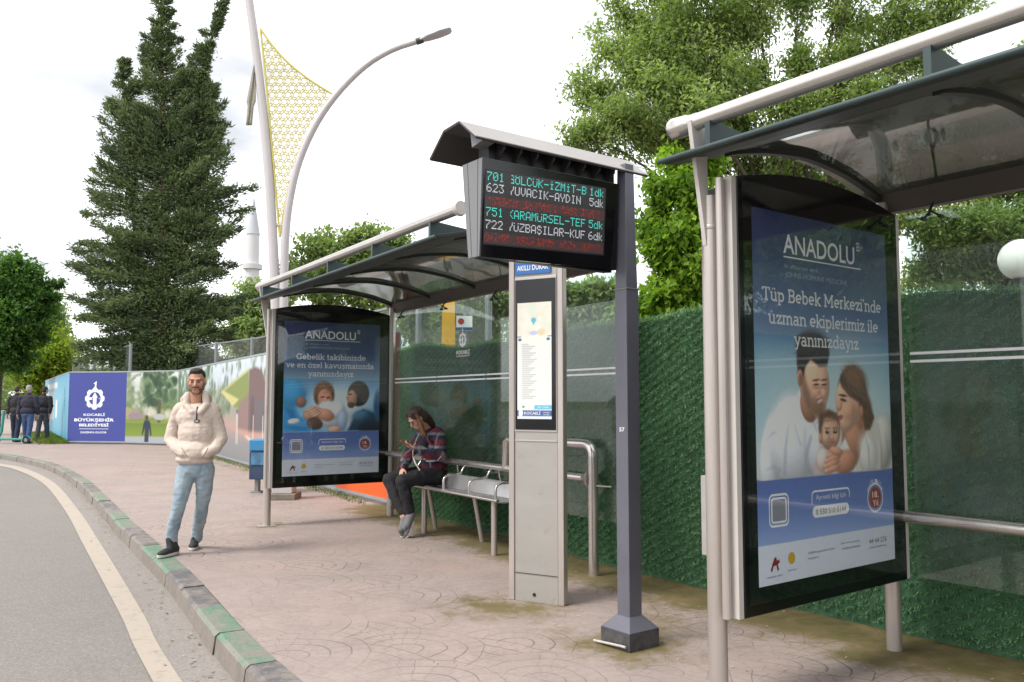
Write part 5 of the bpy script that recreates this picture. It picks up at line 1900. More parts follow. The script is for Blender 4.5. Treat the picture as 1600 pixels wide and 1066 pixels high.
LF_ASH = leaf_mat("ash_leaves", lin((98, 120, 66)) * .85, lin((178, 194, 134)) * .92, .55)
LF_MAP = leaf_mat("bright_maple_leaves", lin((92, 136, 34)) * .66, lin((170, 202, 74)) * .76, .5)
LF_DRK = leaf_mat("dark_lime_leaves", lin((54, 92, 44)) * .85, lin((112, 152, 72)) * .85, .45)
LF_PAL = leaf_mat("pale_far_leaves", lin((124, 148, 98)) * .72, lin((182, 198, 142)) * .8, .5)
LF_YEL = leaf_mat("yellow_green_leaves", lin((110, 140, 30)) * .6, lin((176, 196, 70)) * .68, .45)

A = []
for q in ((905, 205, 13.2, .62), (920, 140, 13.6, .55), (950, 85, 13.4, .7), (985, 35, 13.8, .75), (955, 180, 12.8, .7), (1005, 120, 13, .85), (1040, 55, 13.2, .85),
          (1085, 5, 13.4, .8), (1010, 200, 13.4, .6), (1065, 150, 12.6, .8), (1110, 90, 13, .8), (1150, 25, 13.6, .75), (1095, 215, 13.6, .7),
          (1150, 170, 13.2, .7), (1190, 115, 13.4, .45), (1225, 160, 12.8, .65), (1260, 95, 13.2, .55), (1290, 160, 13.6, .65), (1335, 85, 13.2, .6), (1370, 140, 13, .6),
          (1330, 20, 13.4, .55), (1400, 30, 13.2, .7), (1440, 80, 13, .6), (1250, -20, 13.6, .6), (1480, -10, 13, .7), (1010, -40, 13.6, .7), (1180, -60, 13.4, .8),
          (1330, -70, 13.4, .8), (1230, 250, 13.8, .7), (1300, 275, 13.6, .6), (1180, 262, 13.5, .55), (1360, 300, 13.6, .6)):
    A.append(clump(*q))
broadleaf("ash_tree", "tall feathery green tree spreading above the display hood and behind the big advert", (4.6, 13.6), (4.45, 13.4, 3.9), A, 130000, .088, LF_ASH, .2, 19, .40, ratio=.40, core=.28)
A = [clump(*q) for q in ((1430, 330, 11.5, .6), (1470, 385, 11.8, .6), (1530, 350, 11.5, .65), (1585, 400, 11.8, .65), (1640, 350, 11.5, .8), (1520, 420, 12, .55), (1440, 430, 12, .55),
                         (1560, 285, 11.6, .6), (1620, 230, 11.6, .7), (1570, 150, 11.8, .5), (1600, 95, 12, .5), (1670, 120, 11.6, .8), (1680, 260, 11.5, .8), (1480, 250, 12, .6),
                         (1500, 180, 12, .55), (1610, 450, 11.8, .6), (1430, 240, 12.3, .5))]
broadleaf("ash_tree", "feathery green tree seen through the near shelter's glass and roof", (7.3, 12.2), (7.1, 12.0, 3.0), A, 66000, .085, LF_ASH, .17, 18, .42, ratio=.40, core=.28)
A = [((x, y, z), r) for x, y, z, r in ((6.6, 4.6, 2.7, .7), (7.0, 3.8, 3.3, .8), (6.4, 5.4, 3.2, .7), (7.4, 5.0, 4.0, .9), (7.0, 3.2, 4.3, .8), (6.9, 6.0, 4.2, .8), (7.6, 4.2, 5.2, 1.0), (7.6, 2.8, 2.9, .8), (8.2, 5.8, 3.2, .9), (7.8, 6.4, 5.2, .9), (8.4, 3.4, 4.4, 1.0))]  # tree added out of view to keep bright sky out of the advert glass
broadleaf("ash_tree", "feathery green tree past the right end of the hedge, seen only in reflections", (7.6, 4.6), (7.5, 4.6, 2.2), A, 70000, .13, LF_ASH, .17, 14, .5, ratio=.36, core=.3)
A = [clump(*q) for q in ((1040, 285, 9.6, .35), (1085, 300, 9.4, .36), (1020, 335, 9.7, .36), (1065, 355, 9.4, .4), (1105, 365, 9.6, .36), (1030, 400, 9.5, .36), (1080, 420, 9.3, .4),
                         (1030, 455, 9.5, .36), (1070, 475, 9.4, .4), (1110, 460, 9.6, .4), (1050, 510, 9.5, .4), (1140, 400, 9.8, .4), (1130, 330, 9.8, .36), (1000, 480, 9.7, .3), (1160, 470, 9.8, .4), (1060, 250, 9.9, .32), (1100, 250, 9.8, .34))]
broadleaf("maple_tree", "bright lime green young tree behind the hedge beside the grey pole", (2.0, 9.8), (1.98, 9.7, 1.9), A, 21000, .088, LF_MAP, .07, 18, .5, ratio=.62, droop=.7, core=.3)
A = [clump(*q) for q in ((-15, 410, 36, 1.3), (12, 405, 35, .8), (30, 425, 35.5, 1.0), (55, 430, 36, .7), (74, 447, 36.5, .6), (88, 462, 36, .45), (10, 450, 35, 1.2), (48, 462, 35.5, .9), (75, 484, 36, .7), (30, 490, 35, 1.1),
                         (58, 505, 35.5, .8), (0, 520, 35, 1.3), (38, 535, 36, .8), (68, 530, 36, .5), (-10, 560, 35.5, 1.2), (22, 566, 36, .7), (-40, 480, 36, 1.6), (50, 558, 36, .45), (94, 440, 36.4, .3))]
broadleaf("lime_tree", "dense dark green street tree at the left edge", (-22.4, 36), (-22.2, 36, 3.6), A, 30000, .2, LF_DRK, .3, 20, .45, ratio=.5, core=.45)
for lab, bx_, Y, cl in (("yellow green tree far down the path by the three walkers", 62, 62, [(40, 575, 62, 1.7), (72, 560, 61, 1.8), (95, 575, 62, 1.5), (60, 535, 62, 1.7), (85, 530, 63, 1.4), (50, 600, 61, 1.4), (90, 605, 62, 1.3)]),
                        ("taller pale tree behind the yellow green one at the far left", 85, 78, [(60, 500, 78, 2.2), (90, 510, 79, 2.0), (75, 470, 78, 2.0), (40, 520, 78, 2.2), (105, 545, 78, 1.8), (30, 560, 78, 2.2)])):
    p = at(bx_, 640, Y)
    broadleaf("street_tree", lab, (p.x, p.y), (p.x, p.y, 2.6), [clump(*q) for q in cl], 14000, .34, LF_YEL if Y < 70 else LF_PAL, .25, 14, .5, ratio=.5, group="trees far along the path")
A = [clump(*q) for q in ((462, 405, 35, .8), (490, 385, 35, 1.0), (525, 378, 34.5, 1.0), (560, 368, 35, .95), (595, 372, 35, 1.0), (625, 385, 35, .9), (475, 430, 34.5, 1.0), (520, 415, 34, 1.1), (570, 410, 34.5, 1.1), (620, 420, 35, 1.0), (500, 460, 34.5, 1.1), (560, 455, 34, 1.1), (610, 465, 35, 1.1))]
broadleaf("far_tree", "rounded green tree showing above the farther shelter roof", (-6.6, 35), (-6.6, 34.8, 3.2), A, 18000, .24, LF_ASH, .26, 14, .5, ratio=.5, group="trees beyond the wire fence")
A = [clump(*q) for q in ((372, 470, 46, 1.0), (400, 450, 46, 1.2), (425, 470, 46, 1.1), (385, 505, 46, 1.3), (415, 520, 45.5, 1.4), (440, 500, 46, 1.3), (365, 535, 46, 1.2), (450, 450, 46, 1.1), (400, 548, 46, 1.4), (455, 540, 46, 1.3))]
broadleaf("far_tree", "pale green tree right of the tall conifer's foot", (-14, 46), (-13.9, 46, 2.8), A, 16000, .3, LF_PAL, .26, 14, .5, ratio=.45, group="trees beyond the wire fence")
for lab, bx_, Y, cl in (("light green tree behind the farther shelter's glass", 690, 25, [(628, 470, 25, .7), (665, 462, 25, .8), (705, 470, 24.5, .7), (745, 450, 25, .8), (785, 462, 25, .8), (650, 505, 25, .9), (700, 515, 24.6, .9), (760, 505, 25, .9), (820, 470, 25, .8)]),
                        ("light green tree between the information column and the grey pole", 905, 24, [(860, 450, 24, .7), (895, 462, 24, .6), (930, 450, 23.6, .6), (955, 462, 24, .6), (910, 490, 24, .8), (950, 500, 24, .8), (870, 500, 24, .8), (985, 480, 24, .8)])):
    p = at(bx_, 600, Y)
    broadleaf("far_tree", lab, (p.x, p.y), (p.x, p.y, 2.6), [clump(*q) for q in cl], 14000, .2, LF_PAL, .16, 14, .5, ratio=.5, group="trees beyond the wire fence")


def conifer(label):
    Y = 32.0
    px = Y / FPX
    t = thing("conifer_tree", label, "tree", at(252, 640, Y).xy.to_3d())
    lead = [[(252, 700), (254, 520), (257, 300), (252, 100), (253, -40)], [(285, 430), (296, 280), (312, 140), (328, 70), (352, -4)], [(225, 480), (208, 320), (198, 200), (191, 92)]]
    rr = [(.34, .04), (.14, .03), (.14, .02)]
    mb = MB()
    LP = []
    for l, (r0, r1) in zip(lead, rr):
        p, _ = smoothline(l, 40)
        LP.append(p)
        mb.tube([at(q[0], q[1], Y) for q in p], [r0 + (r1 - r0) * i / 39 for i in range(40)], 8)
    left = lambda y: np.interp(y, [-40, 0, 95, 150, 215, 250, 300, 350, 400, 440, 500, 560], [236, 232, 186, 168, 146, 128, 132, 116, 108, 104, 106, 116])
    right = lambda y: np.interp(y, [-40, 0, 60, 130, 170, 240, 300, 345, 380, 430, 480, 560], [272, 350, 318, 332, 352, 372, 402, 392, 372, 408, 385, 372])
    cs, ds, tn, ls = [], [], [], []
    # every branch: (leader, level, azimuth, length)
    nb = 700
    for b in range(nb):
        k = rng.choice([0, 0, 0, 0, 0, 1, 1, 1, 2, 2])
        P_ = LP[k]
        y = (rng.uniform(-40, 600) if rng.random() < .72 else rng.uniform(430, 610)) if k == 0 else rng.uniform(0, 420) if k == 1 else rng.uniform(95, 470)
        o = np.argsort(P_[:, 1])
        x = float(np.interp(y, P_[o, 1], P_[o, 0]))
        az = rng.uniform(0, 2 * math.pi)
        cx_ = math.cos(az)
        rise = rng.uniform(.15, .8) if y < 300 else rng.uniform(-.05, .5) if y < 450 else rng.uniform(-.25, .2)
        full = (right(y) - x) if cx_ > 0 else (x - left(y))
        yt = y - max(full, 8) * rise * .85
        if k == 0:
            full = max(4, min(full, (right(yt) - x) if cx_ > 0 else (x - left(yt))))
        if k == 1 and cx_ < 0:
            full = min(full, 60)
        if k == 2 and cx_ > 0:
            full = min(full, 60)
        top = {0: -40, 1: -4, 2: 92}[k]
        full = min(full, 9 + (y - top) * (.19 if y < 120 else .19 + (min(y, 260) - 120) * .0042) if k == 0 else 8 + (y - top) * (.2 if k == 1 else .32))
        reach = full * (abs(cx_) * .75 + .25 + .0) * rng.uniform(.55, 1.08) if rng.random() < .78 else full * rng.uniform(.9, 1.06)
        reach = max(reach, 6) * px
        base = at(x, y, Y)
        hd = Vector((cx_, math.sin(az) * (.9 if math.sin(az) > 0 else .35), 0))
        end = base + hd * reach + Vector((0, 0, reach * rise))
        mid = base + hd * reach * .55 + Vector((0, 0, reach * (rise * .3 - .08)))
        pts = bez(base, mid, end, 8)
        mb.tube(pts, [max(.012, .05 * (1 - i / 7)) for i in range(8)], 4, False)
        n_ = int(120 + reach * 190)
        a = rng.beta(1.6, 1.1, n_) * 6.999
        i0 = a.astype(int)
        fa = (a - i0)[:, None]
        Q = np.array([tuple(p) for p in pts])
        pos = Q[i0] * (1 - fa) + Q[np.minimum(i0 + 1, 7)] * fa
        ln = Q[np.minimum(i0 + 1, 7)] - Q[i0]
        ln /= np.linalg.norm(ln, axis=1, keepdims=True) + 1e-9
        wid = (.08 + .21 * min(1, reach / 1.4)) * (1.15 - a / 8)[:, None]
        off = rng.normal(size=(n_, 3)) * wid * np.array([1, 1, .8])
        cs.append(pos + off)
        ds.append(ln * .8 + off / (wid + .02) * .35 + rng.normal(0, .4, (n_, 3)) + np.array([0, 0, .1]))
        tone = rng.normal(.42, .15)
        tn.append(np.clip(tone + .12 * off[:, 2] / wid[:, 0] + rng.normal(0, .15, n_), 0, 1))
        ls.append(np.full(n_, .17) * rng.uniform(.6, 1.25, n_))
    mb.build("trunk", BARKD, t, True)
    C_, D_, W_, L_ = map(np.concatenate, (cs, ds, tn, ls))
    me = leaves_mesh("crown", C_, D_, L_, L_ * .30, W_)
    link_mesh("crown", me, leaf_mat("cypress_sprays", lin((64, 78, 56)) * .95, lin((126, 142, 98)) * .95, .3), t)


conifer("tall dark shaggy conifer behind the hoarding, forked at the top")
# far mass of trees closing the view beyond the site
cs, ds, tn = [], [], []
for i in range(46):
    px_ = -260 + i * 30 + rng.normal(0, 8)
    Y = rng.uniform(88, 110)
    c0 = at(px_, 600 + rng.normal(0, 6), Y)
    n_ = 900
    r = rng.uniform(2.0, 3.4)
    d = rng.normal(size=(n_, 3))
    d /= np.linalg.norm(d, axis=1, keepdims=True)
    cs.append(np.array(c0) + d * r * rng.uniform(.4, 1., (n_, 1)) ** .5 * np.array([1.2, 1, 1.1]))
    ds.append(d + rng.normal(0, .5, (n_, 3)))
    tn.append(np.clip(rng.normal(.4, .15) + rng.normal(0, .15, n_), 0, 1))
C_, D_, W_ = map(np.concatenate, (cs, ds, tn))
C_[:, 2] = np.abs(C_[:, 2])
L_ = .55 * rng.uniform(.6, 1.3, len(C_))
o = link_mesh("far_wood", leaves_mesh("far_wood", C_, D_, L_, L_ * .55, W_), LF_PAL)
tag(o, "far mass of pale green trees beyond the path and site", "woodland", None, 'stuff')

# grass at the foot of the cyan hoarding and weeds along the hoarding foot
n = 5200
a_, b_2 = np.array(HOB[0]), np.array(HOB[1])
s_ = rng.uniform(.35, 1.02, n)
p = a_ + (b_2 - a_) * s_[:, None]
e_ = (b_2 - a_) / np.linalg.norm(b_2 - a_)
nrm = np.array([-abs(e_[1]), -abs(e_[0])])
p = p + nrm * np.abs(rng.normal(.35, .3, n))[:, None]
c1 = np.c_[p, rng.uniform(.02, .12, n)]
p2 = np.array(HOB[4]) + (np.array(HOB[3]) - np.array(HOB[4])) * rng.uniform(-.1, .9, (n // 2, 1)) + rng.normal(0, .04, (n // 2, 2)) - np.array([.12, .1])
c2 = np.c_[p2, rng.uniform(.01, .07, n // 2)]
C_ = np.r_[c1, c2]
D_ = rng.normal(0, .35, (len(C_), 3)) + np.array([0, 0, 1])
o = link_mesh("grass", leaves_mesh("grass", C_, D_, np.r_[rng.uniform(.1, .22, n), rng.uniform(.02, .05, n // 2)], np.r_[np.full(n, .02), np.full(n // 2, .012)], rng.uniform(0, 1, len(C_))),
              leaf_mat("grass_blades", lin((84, 112, 36)) * .6, lin((150, 168, 70)) * .65, .3))
tag(o, "fringe of green grass and weeds along the hoarding foot", "grass", None, 'stuff')

# fallen leaves and petals: gutter and pavement crumbs
n = 420
s_ = rng.uniform(s0 - 3, s0 + 14, n)
off = -KW - .03 - np.abs(rng.normal(0, .12, n))
kx, ky = np.interp(s_, sk, kin[:, 0]), np.interp(s_, sk, kin[:, 1])
qx, qy = np.interp(s_, sk, kn[:, 0]), np.interp(s_, sk, kn[:, 1])
c1 = np.stack([kx + qx * off, ky + qy * off, np.full(n, -.115)], 1)
m_ = 150
uv_ = np.stack([rng.uniform(.2, 1.85, m_), rng.uniform(-4.2, 3, m_)], 1)
c2 = np.array([T(1, u, v, .006) for u, v in uv_])
C_ = np.r_[c1, c2]
D_ = rng.normal(0, 1, (len(C_), 3)) * np.array([1, 1, .12])
L_ = np.r_[rng.uniform(.012, .04, n), rng.uniform(.008, .028, m_)]
o = link_mesh("fallen_leaves", leaves_mesh("fallen_leaves", C_, D_, L_, L_ * .6, np.r_[rng.uniform(0, .7, n), rng.uniform(.5, 1, m_)], up=np.array([0, 0, 4.])),
              leaf_mat("dry_leaves", lin((112, 84, 58)) * .6, lin((226, 214, 196)) * .75, .1))
tag(o, "dry leaves and pale petals scattered in the gutter and on the pavement", "litter", None, 'stuff')

# ================================================================== PEOPLE
SKINM = pbr("skin", (206, 154, 126), .5, 0, .06, 25, k=.74)
SKINL = pbr("pale_skin", (222, 178, 152), .55, 0, .06, 25, k=.66)
HAIRB = pbr("black_brown_hair", (52, 43, 39), .7, 0, .35, 90, .5, 160, k=.75)
HAIRD = pbr("dark_brown_hair", (70, 46, 36), .55, 0, .35, 40, .4, 90, k=.7, stretch=(1, 1, .25))
HAIRT = pbr("light_brown_hair", (150, 104, 72), .55, 0, .25, 40, .4, 90, k=.65, stretch=(1, 1, .25))
DARKM = pbr("dark_features", (44, 30, 28), .5, 0, .1, k=.8)
LIPM = pbr("lips", (146, 92, 80), .6, 0, .1, k=.6)


def axes(fwd, up):
    F = Vector(fwd).normalized()
    U = Vector(up)
    U = (U - F * U.dot(F)).normalized()
    return F.cross(U), F, U                      # right, forward, up


def head_prims(mb, c, ax, s=1.):
    Rr, F, U = ax
    q = lambda r, f, u: Vector(c) + (Rr * r + F * f + U * u) * s
    E_ = lambda p, r: mb.ell(q(*p), tuple(x * s for x in r), ax, 18, 12)
    E_((0, -.012, .035), (.074, .094, .084))
    E_((0, .018, -.035), (.061, .072, .075))
    E_((0, .05, -.082), (.04, .038, .034))
    mb.cap(q(0, .083, .012), .010 * s, q(0, .103, -.030), .0155 * s)
    mb.cap(q(-.036, .078, .022), .013 * s, q(.036, .078, .022), .013 * s)
    for sgn in (-1, 1):
        E_((sgn * .045, .062, -.02), (.022, .022, .026))
        E_((sgn * .077, -.006, -.008), (.010, .020, .032))
    mb.cap(q(-.018, .086, -.064), .009 * s, q(.018, .086, -.064), .009 * s)
    return q


def face_parts(par, q, ax, s=1., closed=False, beard=False):
    Rr, F, U = ax
    for sgn in (-1, 1):
        MB().ell(q(sgn * .032, .0835, .0), (.0135 * s, .006 * s, (.0035 if closed else .0055) * s), ax, 10, 6).build("eye", DARKM, par, True)
        MB().cap(q(sgn * .016, .0925, .0205), .0045 * s, q(sgn * .05, .083, .024), .004 * s, 8).build("eyebrow", HAIRB, par, True)
    MB().ell(q(0, .0935, -.064), (.018 * s, .005 * s, .0042 * s), ax, 10, 6).build("mouth", LIPM, par, True)


# ---------------------------------------------- the man in the cream hoodie
man = thing("person", "man in cream quarter zip hoodie and pale jeans standing on the kerb edge", "person", at(285, 866, 8.05).xy.to_3d())
J = lambda x, y, Y: at(x, y, Y)
hc = J(307.5, 596, 8.02)
axm = axes((.22, -1, -.10), (-.02, 0, 1))
mb = MB()
q = head_prims(mb, hc, axm, 1.02)
mb.cap(q(0, -.012, -.06), .056, J(306, 634, 8.07), .062)
mb.chain([(J(285, 648, 8.1), .045), (J(270, 683, 8.13), .035), (J(286, 708, 8.0), .034)])
mb.chain([(J(329, 648, 8.08), .045), (J(343, 683, 8.11), .035), (J(326, 708, 8.0), .034)])
mb.ell(J(307, 668, 8.07), (.14, .09, .25))
mb.chain([(J(294, 735, 8.05), .055), (J(279, 793, 8.0), .035), (J(268, 846, 8.04), .034)])
mb.chain([(J(318, 735, 8.06), .055), (J(316, 791, 8.19), .035), (J(307, 834, 8.42), .032)])
for sx, w0, w1 in ((-1, J(287, 709, 8.0), J(300, 713, 7.985)), (1, J(325, 709, 8.0), J(314, 713, 7.985))):   # hands inside the pocket
    mb.ell(w0.lerp(w1, .45), (.05, .022, .036))
    for i in range(4):
        a = w0.lerp(w1, .75) + Vector((0, -.004, .024 - .016 * i))
        mb.cap(a, .0095, a + (w1 - w0).normalized() * (.05 - .006 * abs(i - 1)) + Vector((0, .008, -.006)), .008, 8)
    mb.cap(w0.lerp(w1, .3) + Vector((0, 0, .03)), .011, w0.lerp(w1, .8) + Vector((0, -.01, .055)), .009, 8)
body = mb.blob("body", SKINM, man, .0065, 3)
face_parts(body, q, axm, 1.02, closed=True)
mb = MB().ell(q(0, -.022, .047), (.079, .098, .081), axm, 20, 14)
mb.ell(q(0, -.05, .0), (.0765, .07, .075), axm, 18, 12)
mb.ell(q(0, .035, .098), (.056, .05, .032), axm, 16, 10)
mb.blob("hair", HAIRB, man, .005, 2, .008, .012)
mb = MB().ell(q(0, .024, -.075), (.057, .0625, .050), axm, 18, 12)
for sgn in (-1, 1):
    mb.cap(q(sgn * .066, .0, -.015), .012, q(sgn * .052, .035, -.07), .02, 10)
mb.cap(q(-.026, .083, -.05), .012, q(.026, .083, -.05), .012, 10)
mb.blob("beard", pbr("short_stubble", (122, 88, 72), .7, 0, .2, 80, k=.7), man, .005, 1)
# jeans
mb = MB().ell(J(308, 730, 8.06), (.158, .115, .12))
mb.chain([(J(292, 735, 8.05), .096), (J(285, 765, 8.02), .078), (J(279, 793, 7.98), .062), (J(273, 815, 8.01), .059), (J(268, 838, 8.04), .054), (J(268, 851, 8.05), .056)])
mb.chain([(J(320, 735, 8.06), .094), (J(319, 765, 8.10), .077), (J(316, 791, 8.18), .062), (J(312, 815, 8.30), .058), (J(308, 829, 8.39), .056), (J(307, 841, 8.43), .056)])
mj, nt, b = newmat("pale_denim")
t_ = N(nt, "ShaderNodeTexCoord").outputs['Object']
c_ = mixc(nt, ramp(nt, noise(nt, t_, 5, 6), .35, .65), lin((150, 172, 188)) * .62, lin((196, 212, 220)) * .66)
c_ = mixc(nt, ramp(nt, noise(nt, t_, 40, 3), .4, .8) * .3, c_, lin((120, 142, 160)) * .6)
nt.links.new(c_, b.inputs['Base Color'])
b.inputs['Roughness'].default_value = .85
DEN = mj
tf = N(nt, "ShaderNodeMapping")
tf.inputs['Scale'].default_value = (9, 9, 26)
nt.links.new(t_, tf.inputs[0])
bp = N(nt, "ShaderNodeBump", i_Strength=.7, i_Distance=.016)
nt.links.new(noise(nt, tf.outputs[0], 1., 5, .55).o, bp.inputs['Height'])
nt.links.new(bp.outputs[0], b.inputs['Normal'])
mb.blob("jeans", DEN, man, .009, 3, .016, .06)
# hoodie
mb = MB()
mb.ell(J(307, 652, 8.07), (.195, .125, .15))
mb.ell(J(307, 676, 8.06), (.178, .135, .19))
mb.ell(J(305, 703, 8.05), (.192, .145, .13))
mb.ell(J(304, 718, 8.05), (.182, .138, .06))
mb.ell(J(304, 705, 7.945), (.13, .055, .085))
mb.chain([(J(283, 641, 8.09), .076), (J(273, 664, 8.13), .068), (J(267, 687, 8.12), .064), (J(276, 701, 8.02), .056), (J(288, 708, 7.95), .05)])
mb.chain([(J(331, 641, 8.08), .076), (J(340, 664, 8.11), .068), (J(345, 686, 8.1), .064), (J(336, 701, 8.0), .056), (J(324, 708, 7.94), .05)])
mb.chain([(J(293, 618, 8.04), .036), (J(289, 625, 8.14), .042), (J(307, 622, 8.2), .05), (J(325, 624, 8.13), .042), (J(321, 617, 8.04), .036)])
mb.chain([(J(293, 618, 8.04), .036), (J(291, 633, 8.01), .034), (J(300, 644, 7.965), .032)])
mb.chain([(J(321, 617, 8.04), .036), (J(323, 632, 8.01), .034), (J(314, 644, 7.965), .032)])
mb.ell(J(307, 632, 8.22), (.14, .08, .085))
HOOD = pbr("cream_fleece", (232, 214, 200), .95, 0, .05, 12, .35, 160, k=.68, spec=.2)
nt = HOOD.node_tree
b = nt.nodes["Principled BSDF"]
t_ = N(nt, "ShaderNodeTexCoord").outputs['Object']
tf = N(nt, "ShaderNodeMapping")
tf.inputs['Scale'].default_value = (7, 7, 15)
nt.links.new(t_, tf.inputs[0])
h_ = noise(nt, tf.outputs[0], 1., 3, .45) + noise(nt, t_, 170, 3) * .05
bp = N(nt, "ShaderNodeBump", i_Strength=.75, i_Distance=.025)
nt.links.new(h_.o, bp.inputs['Height'])
nt.links.new(bp.outputs[0], b.inputs['Normal'])
ho = mb.blob("hoodie", HOOD, man, .008, 4, .014, .12, .004, .03)


def on(ob, x, y, lift=.004):
    """point where the sight line through a photo pixel meets the object"""
    o = ORG[ob.name]
    c0 = Vector((0, 0, CAM_Z)) - o
    d = (at(x, y, 8) - Vector((0, 0, CAM_Z))).normalized()
    ok, loc, nr, _ = ob.ray_cast(c0, d)
    return (loc + nr * lift + o) if ok else at(x, y, 7.9)


bpy.context.view_layer.update()
mb = MB().tube([on(ho, 308.5 + (636 - y) * .08, y, .003) for y in (636, 640, 644, 648, 652, 656)], .007, 8)
mb.build("zip", pbr("charcoal_zip", (60, 58, 62), .5, .2), ho, True)
p = on(ho, 308, 658, .006)
MB().box((p.x - .026, p.y - .006, p.z - .012), (p.x + .026, p.y + .004, p.z + .012)).build("zip_patch", pbr("patch_grey", (70, 68, 70), .6), ho, bevel=.003)
MB().box((p.x - .014, p.y - .008, p.z - .005), (p.x + .014, p.y - .005, p.z + .005)).build("patch_mark", CREAM, ho)
mb = MB()
for x0, y0, x1, y1 in ((284, 700, 293, 714), (325, 700, 317, 714)):
    mb = MB().tube([on(ho, x0 + (x1 - x0) * k / 5, y0 + (y1 - y0) * k / 5, .001) for k in range(6)], .005, 6)
    mb.build("pocket_seam", pbr("pocket_seam_cloth", (196, 180, 162), .9, k=.6), ho, True)  # pocket edge drawn as a slightly darker cloth cord
# shoes
SHOE = pbr("black_knit_shoe", (46, 45, 47), .75, 0, .3, 60, .3, 120, k=.8)
SOLE = pbr("white_shoe_sole", (222, 218, 212), .6, 0, .06, 20, k=.72)


def shoe(par, heel, toe, ankle, w=.05, up=SHOE, sole=SOLE):
    heel, toe = Vector(heel), Vector(toe)
    d = (toe - heel).normalized()
    sd = Vector((-d.y, d.x, 0)).normalized()
    n_ = d.cross(sd)
    n_ = n_ if n_.z > 0 else -n_
    L = (toe - heel).length
    mb = MB()
    mb.ell(heel + d * .045 + n_ * .05, (.05, w * .82, .045), (d, sd, n_))
    mb.ell(heel + d * L * .5 + n_ * .042, (L * .42, w * .92, .036), (d, sd, n_))
    mb.ell(heel + d * (L - .07) + n_ * .036, (.075, w * 1.0, .03), (d, sd, n_))
    mb.cap(heel + d * .06 + n_ * .06, .045, Vector(ankle), .047)
    mb.cap(heel + d * .10 + n_ * .075, .035, Vector(ankle) + d * .035 + n_ * .02, .03)
    s_ = mb.blob("shoe", up, par, .006, 3)
    o_ = []
    for i in range(28):
        a = 2 * math.pi * i / 28
        x = L / 2 + (L / 2 + .012) * math.cos(a)
        y = (w * 1.06 * (.86 + .18 * (x / L))) * math.sin(a)
        o_.append((x, y))
    MB().prism(o_, lambda x, y, z: heel + d * x + sd * y + n_ * z, .0, .026).build("sole", sole, s_, bevel=.005)


g0 = Vector((-3.19, 8.09, .006))
shoe(man, g0, g0 + Vector((-.085, -.245, 0)), J(268, 846, 8.04), .046)
g0 = Vector((-3.18, 8.50, .004))
shoe(man, g0, g0 + Vector((.065, -.25, 0)), J(307, 835, 8.42), .046)

# ---------------------------------------------- the woman on the bench
U2 = lambda u, v, z: T(2, u, v, z)
wo = thing("person", "seated woman in plaid cardigan and black trousers bent over her phone", "person", U2(1.1, 1.55, 0))
axw = axes(U2(.55, 1.60, .78) - U2(1.15, 1.55, 1.27), (0, 0, 1))
hcw = U2(1.17, 1.55, 1.268)
mb = MB()
qw = head_prims(mb, hcw, axw, .96)
mb.cap(qw(0, -.02, -.06), .048, U2(1.33, 1.49, 1.14), .055)
mb.ell(U2(1.41, 1.49, .88), (.12, .15, .28))
mb.chain([(U2(1.38, 1.66, 1.11), .05), (U2(1.33, 1.80, .86), .038), (U2(1.06, 1.76, .955), .028)])      # near arm raised with the phone
mb.chain([(U2(1.36, 1.32, 1.10), .05), (U2(1.17, 1.36, .86), .038), (U2(.99, 1.58, .73), .028)])       # far arm resting on the lap
mb.chain([(U2(1.40, 1.60, .64), .06), (U2(.95, 1.655, .60), .045), (U2(1.05, 1.675, .25), .042), (U2(1.03, 1.69, .15), .03)])
mb.chain([(U2(1.40, 1.42, .64), .06), (U2(.93, 1.37, .595), .045), (U2(1.0, 1.60, .22), .042), (U2(1.02, 1.62, .12), .03)])


def hand(mb, wrist, fdir, pdir, curl, s=1., spread=1.):
    """palm, four unequal bent fingers and a thumb"""
    d = Vector(fdir).normalized()
    n_ = Vector(pdir)
    n_ = (n_ - d * n_.dot(d)).normalized()           # palm side
    sd = d.cross(n_)
    w_ = Vector(wrist)
    mb.ell(w_ + d * .045 * s, (.048 * s, .038 * s, .015 * s), (d, sd, n_))
    for i, L in enumerate((.066, .076, .07, .054)):
        p = w_ + d * .082 * s + sd * (.027 - .018 * i) * s
        a = curl
        k1 = p + (d * math.cos(a * .5) + n_ * math.sin(a * .5) + sd * .10 * spread * (1.5 - i)) * L * .5 * s
        k2 = k1 + (d * math.cos(a) + n_ * math.sin(a)) * L * .3 * s
        k3 = k2 + (d * math.cos(a * 1.5) + n_ * math.sin(a * 1.5)) * L * .26 * s
        mb.chain([(p, .0088 * s), (k1, .0082 * s), (k2, .0075 * s), (k3, .0066 * s)])
    p = w_ + d * .028 * s + sd * .032 * s
    k1 = p + (d * .7 + sd * .6 + n_ * .5).normalized() * .034 * s
    k2 = k1 + (d * .9 + sd * .05 + n_ * .5).normalized() * .03 * s
    mb.chain([(p, .012 * s), (k1, .0095 * s), (k2, .008 * s)])


hand(mb, U2(1.055, 1.76, .955), U2(.93, 1.72, .985) - U2(1.055, 1.76, .955), (0, 0, 1), 1.1, .95)
hand(mb, U2(.985, 1.59, .73), U2(.93, 1.64, .62) - U2(.99, 1.58, .73), U2(1.2, 1.55, .6) - U2(.95, 1.6, .7), .5, .95)
wb = mb.blob("body", SKINL, wo, .006, 2)
face_parts(wb, qw, axw, .96, closed=True)
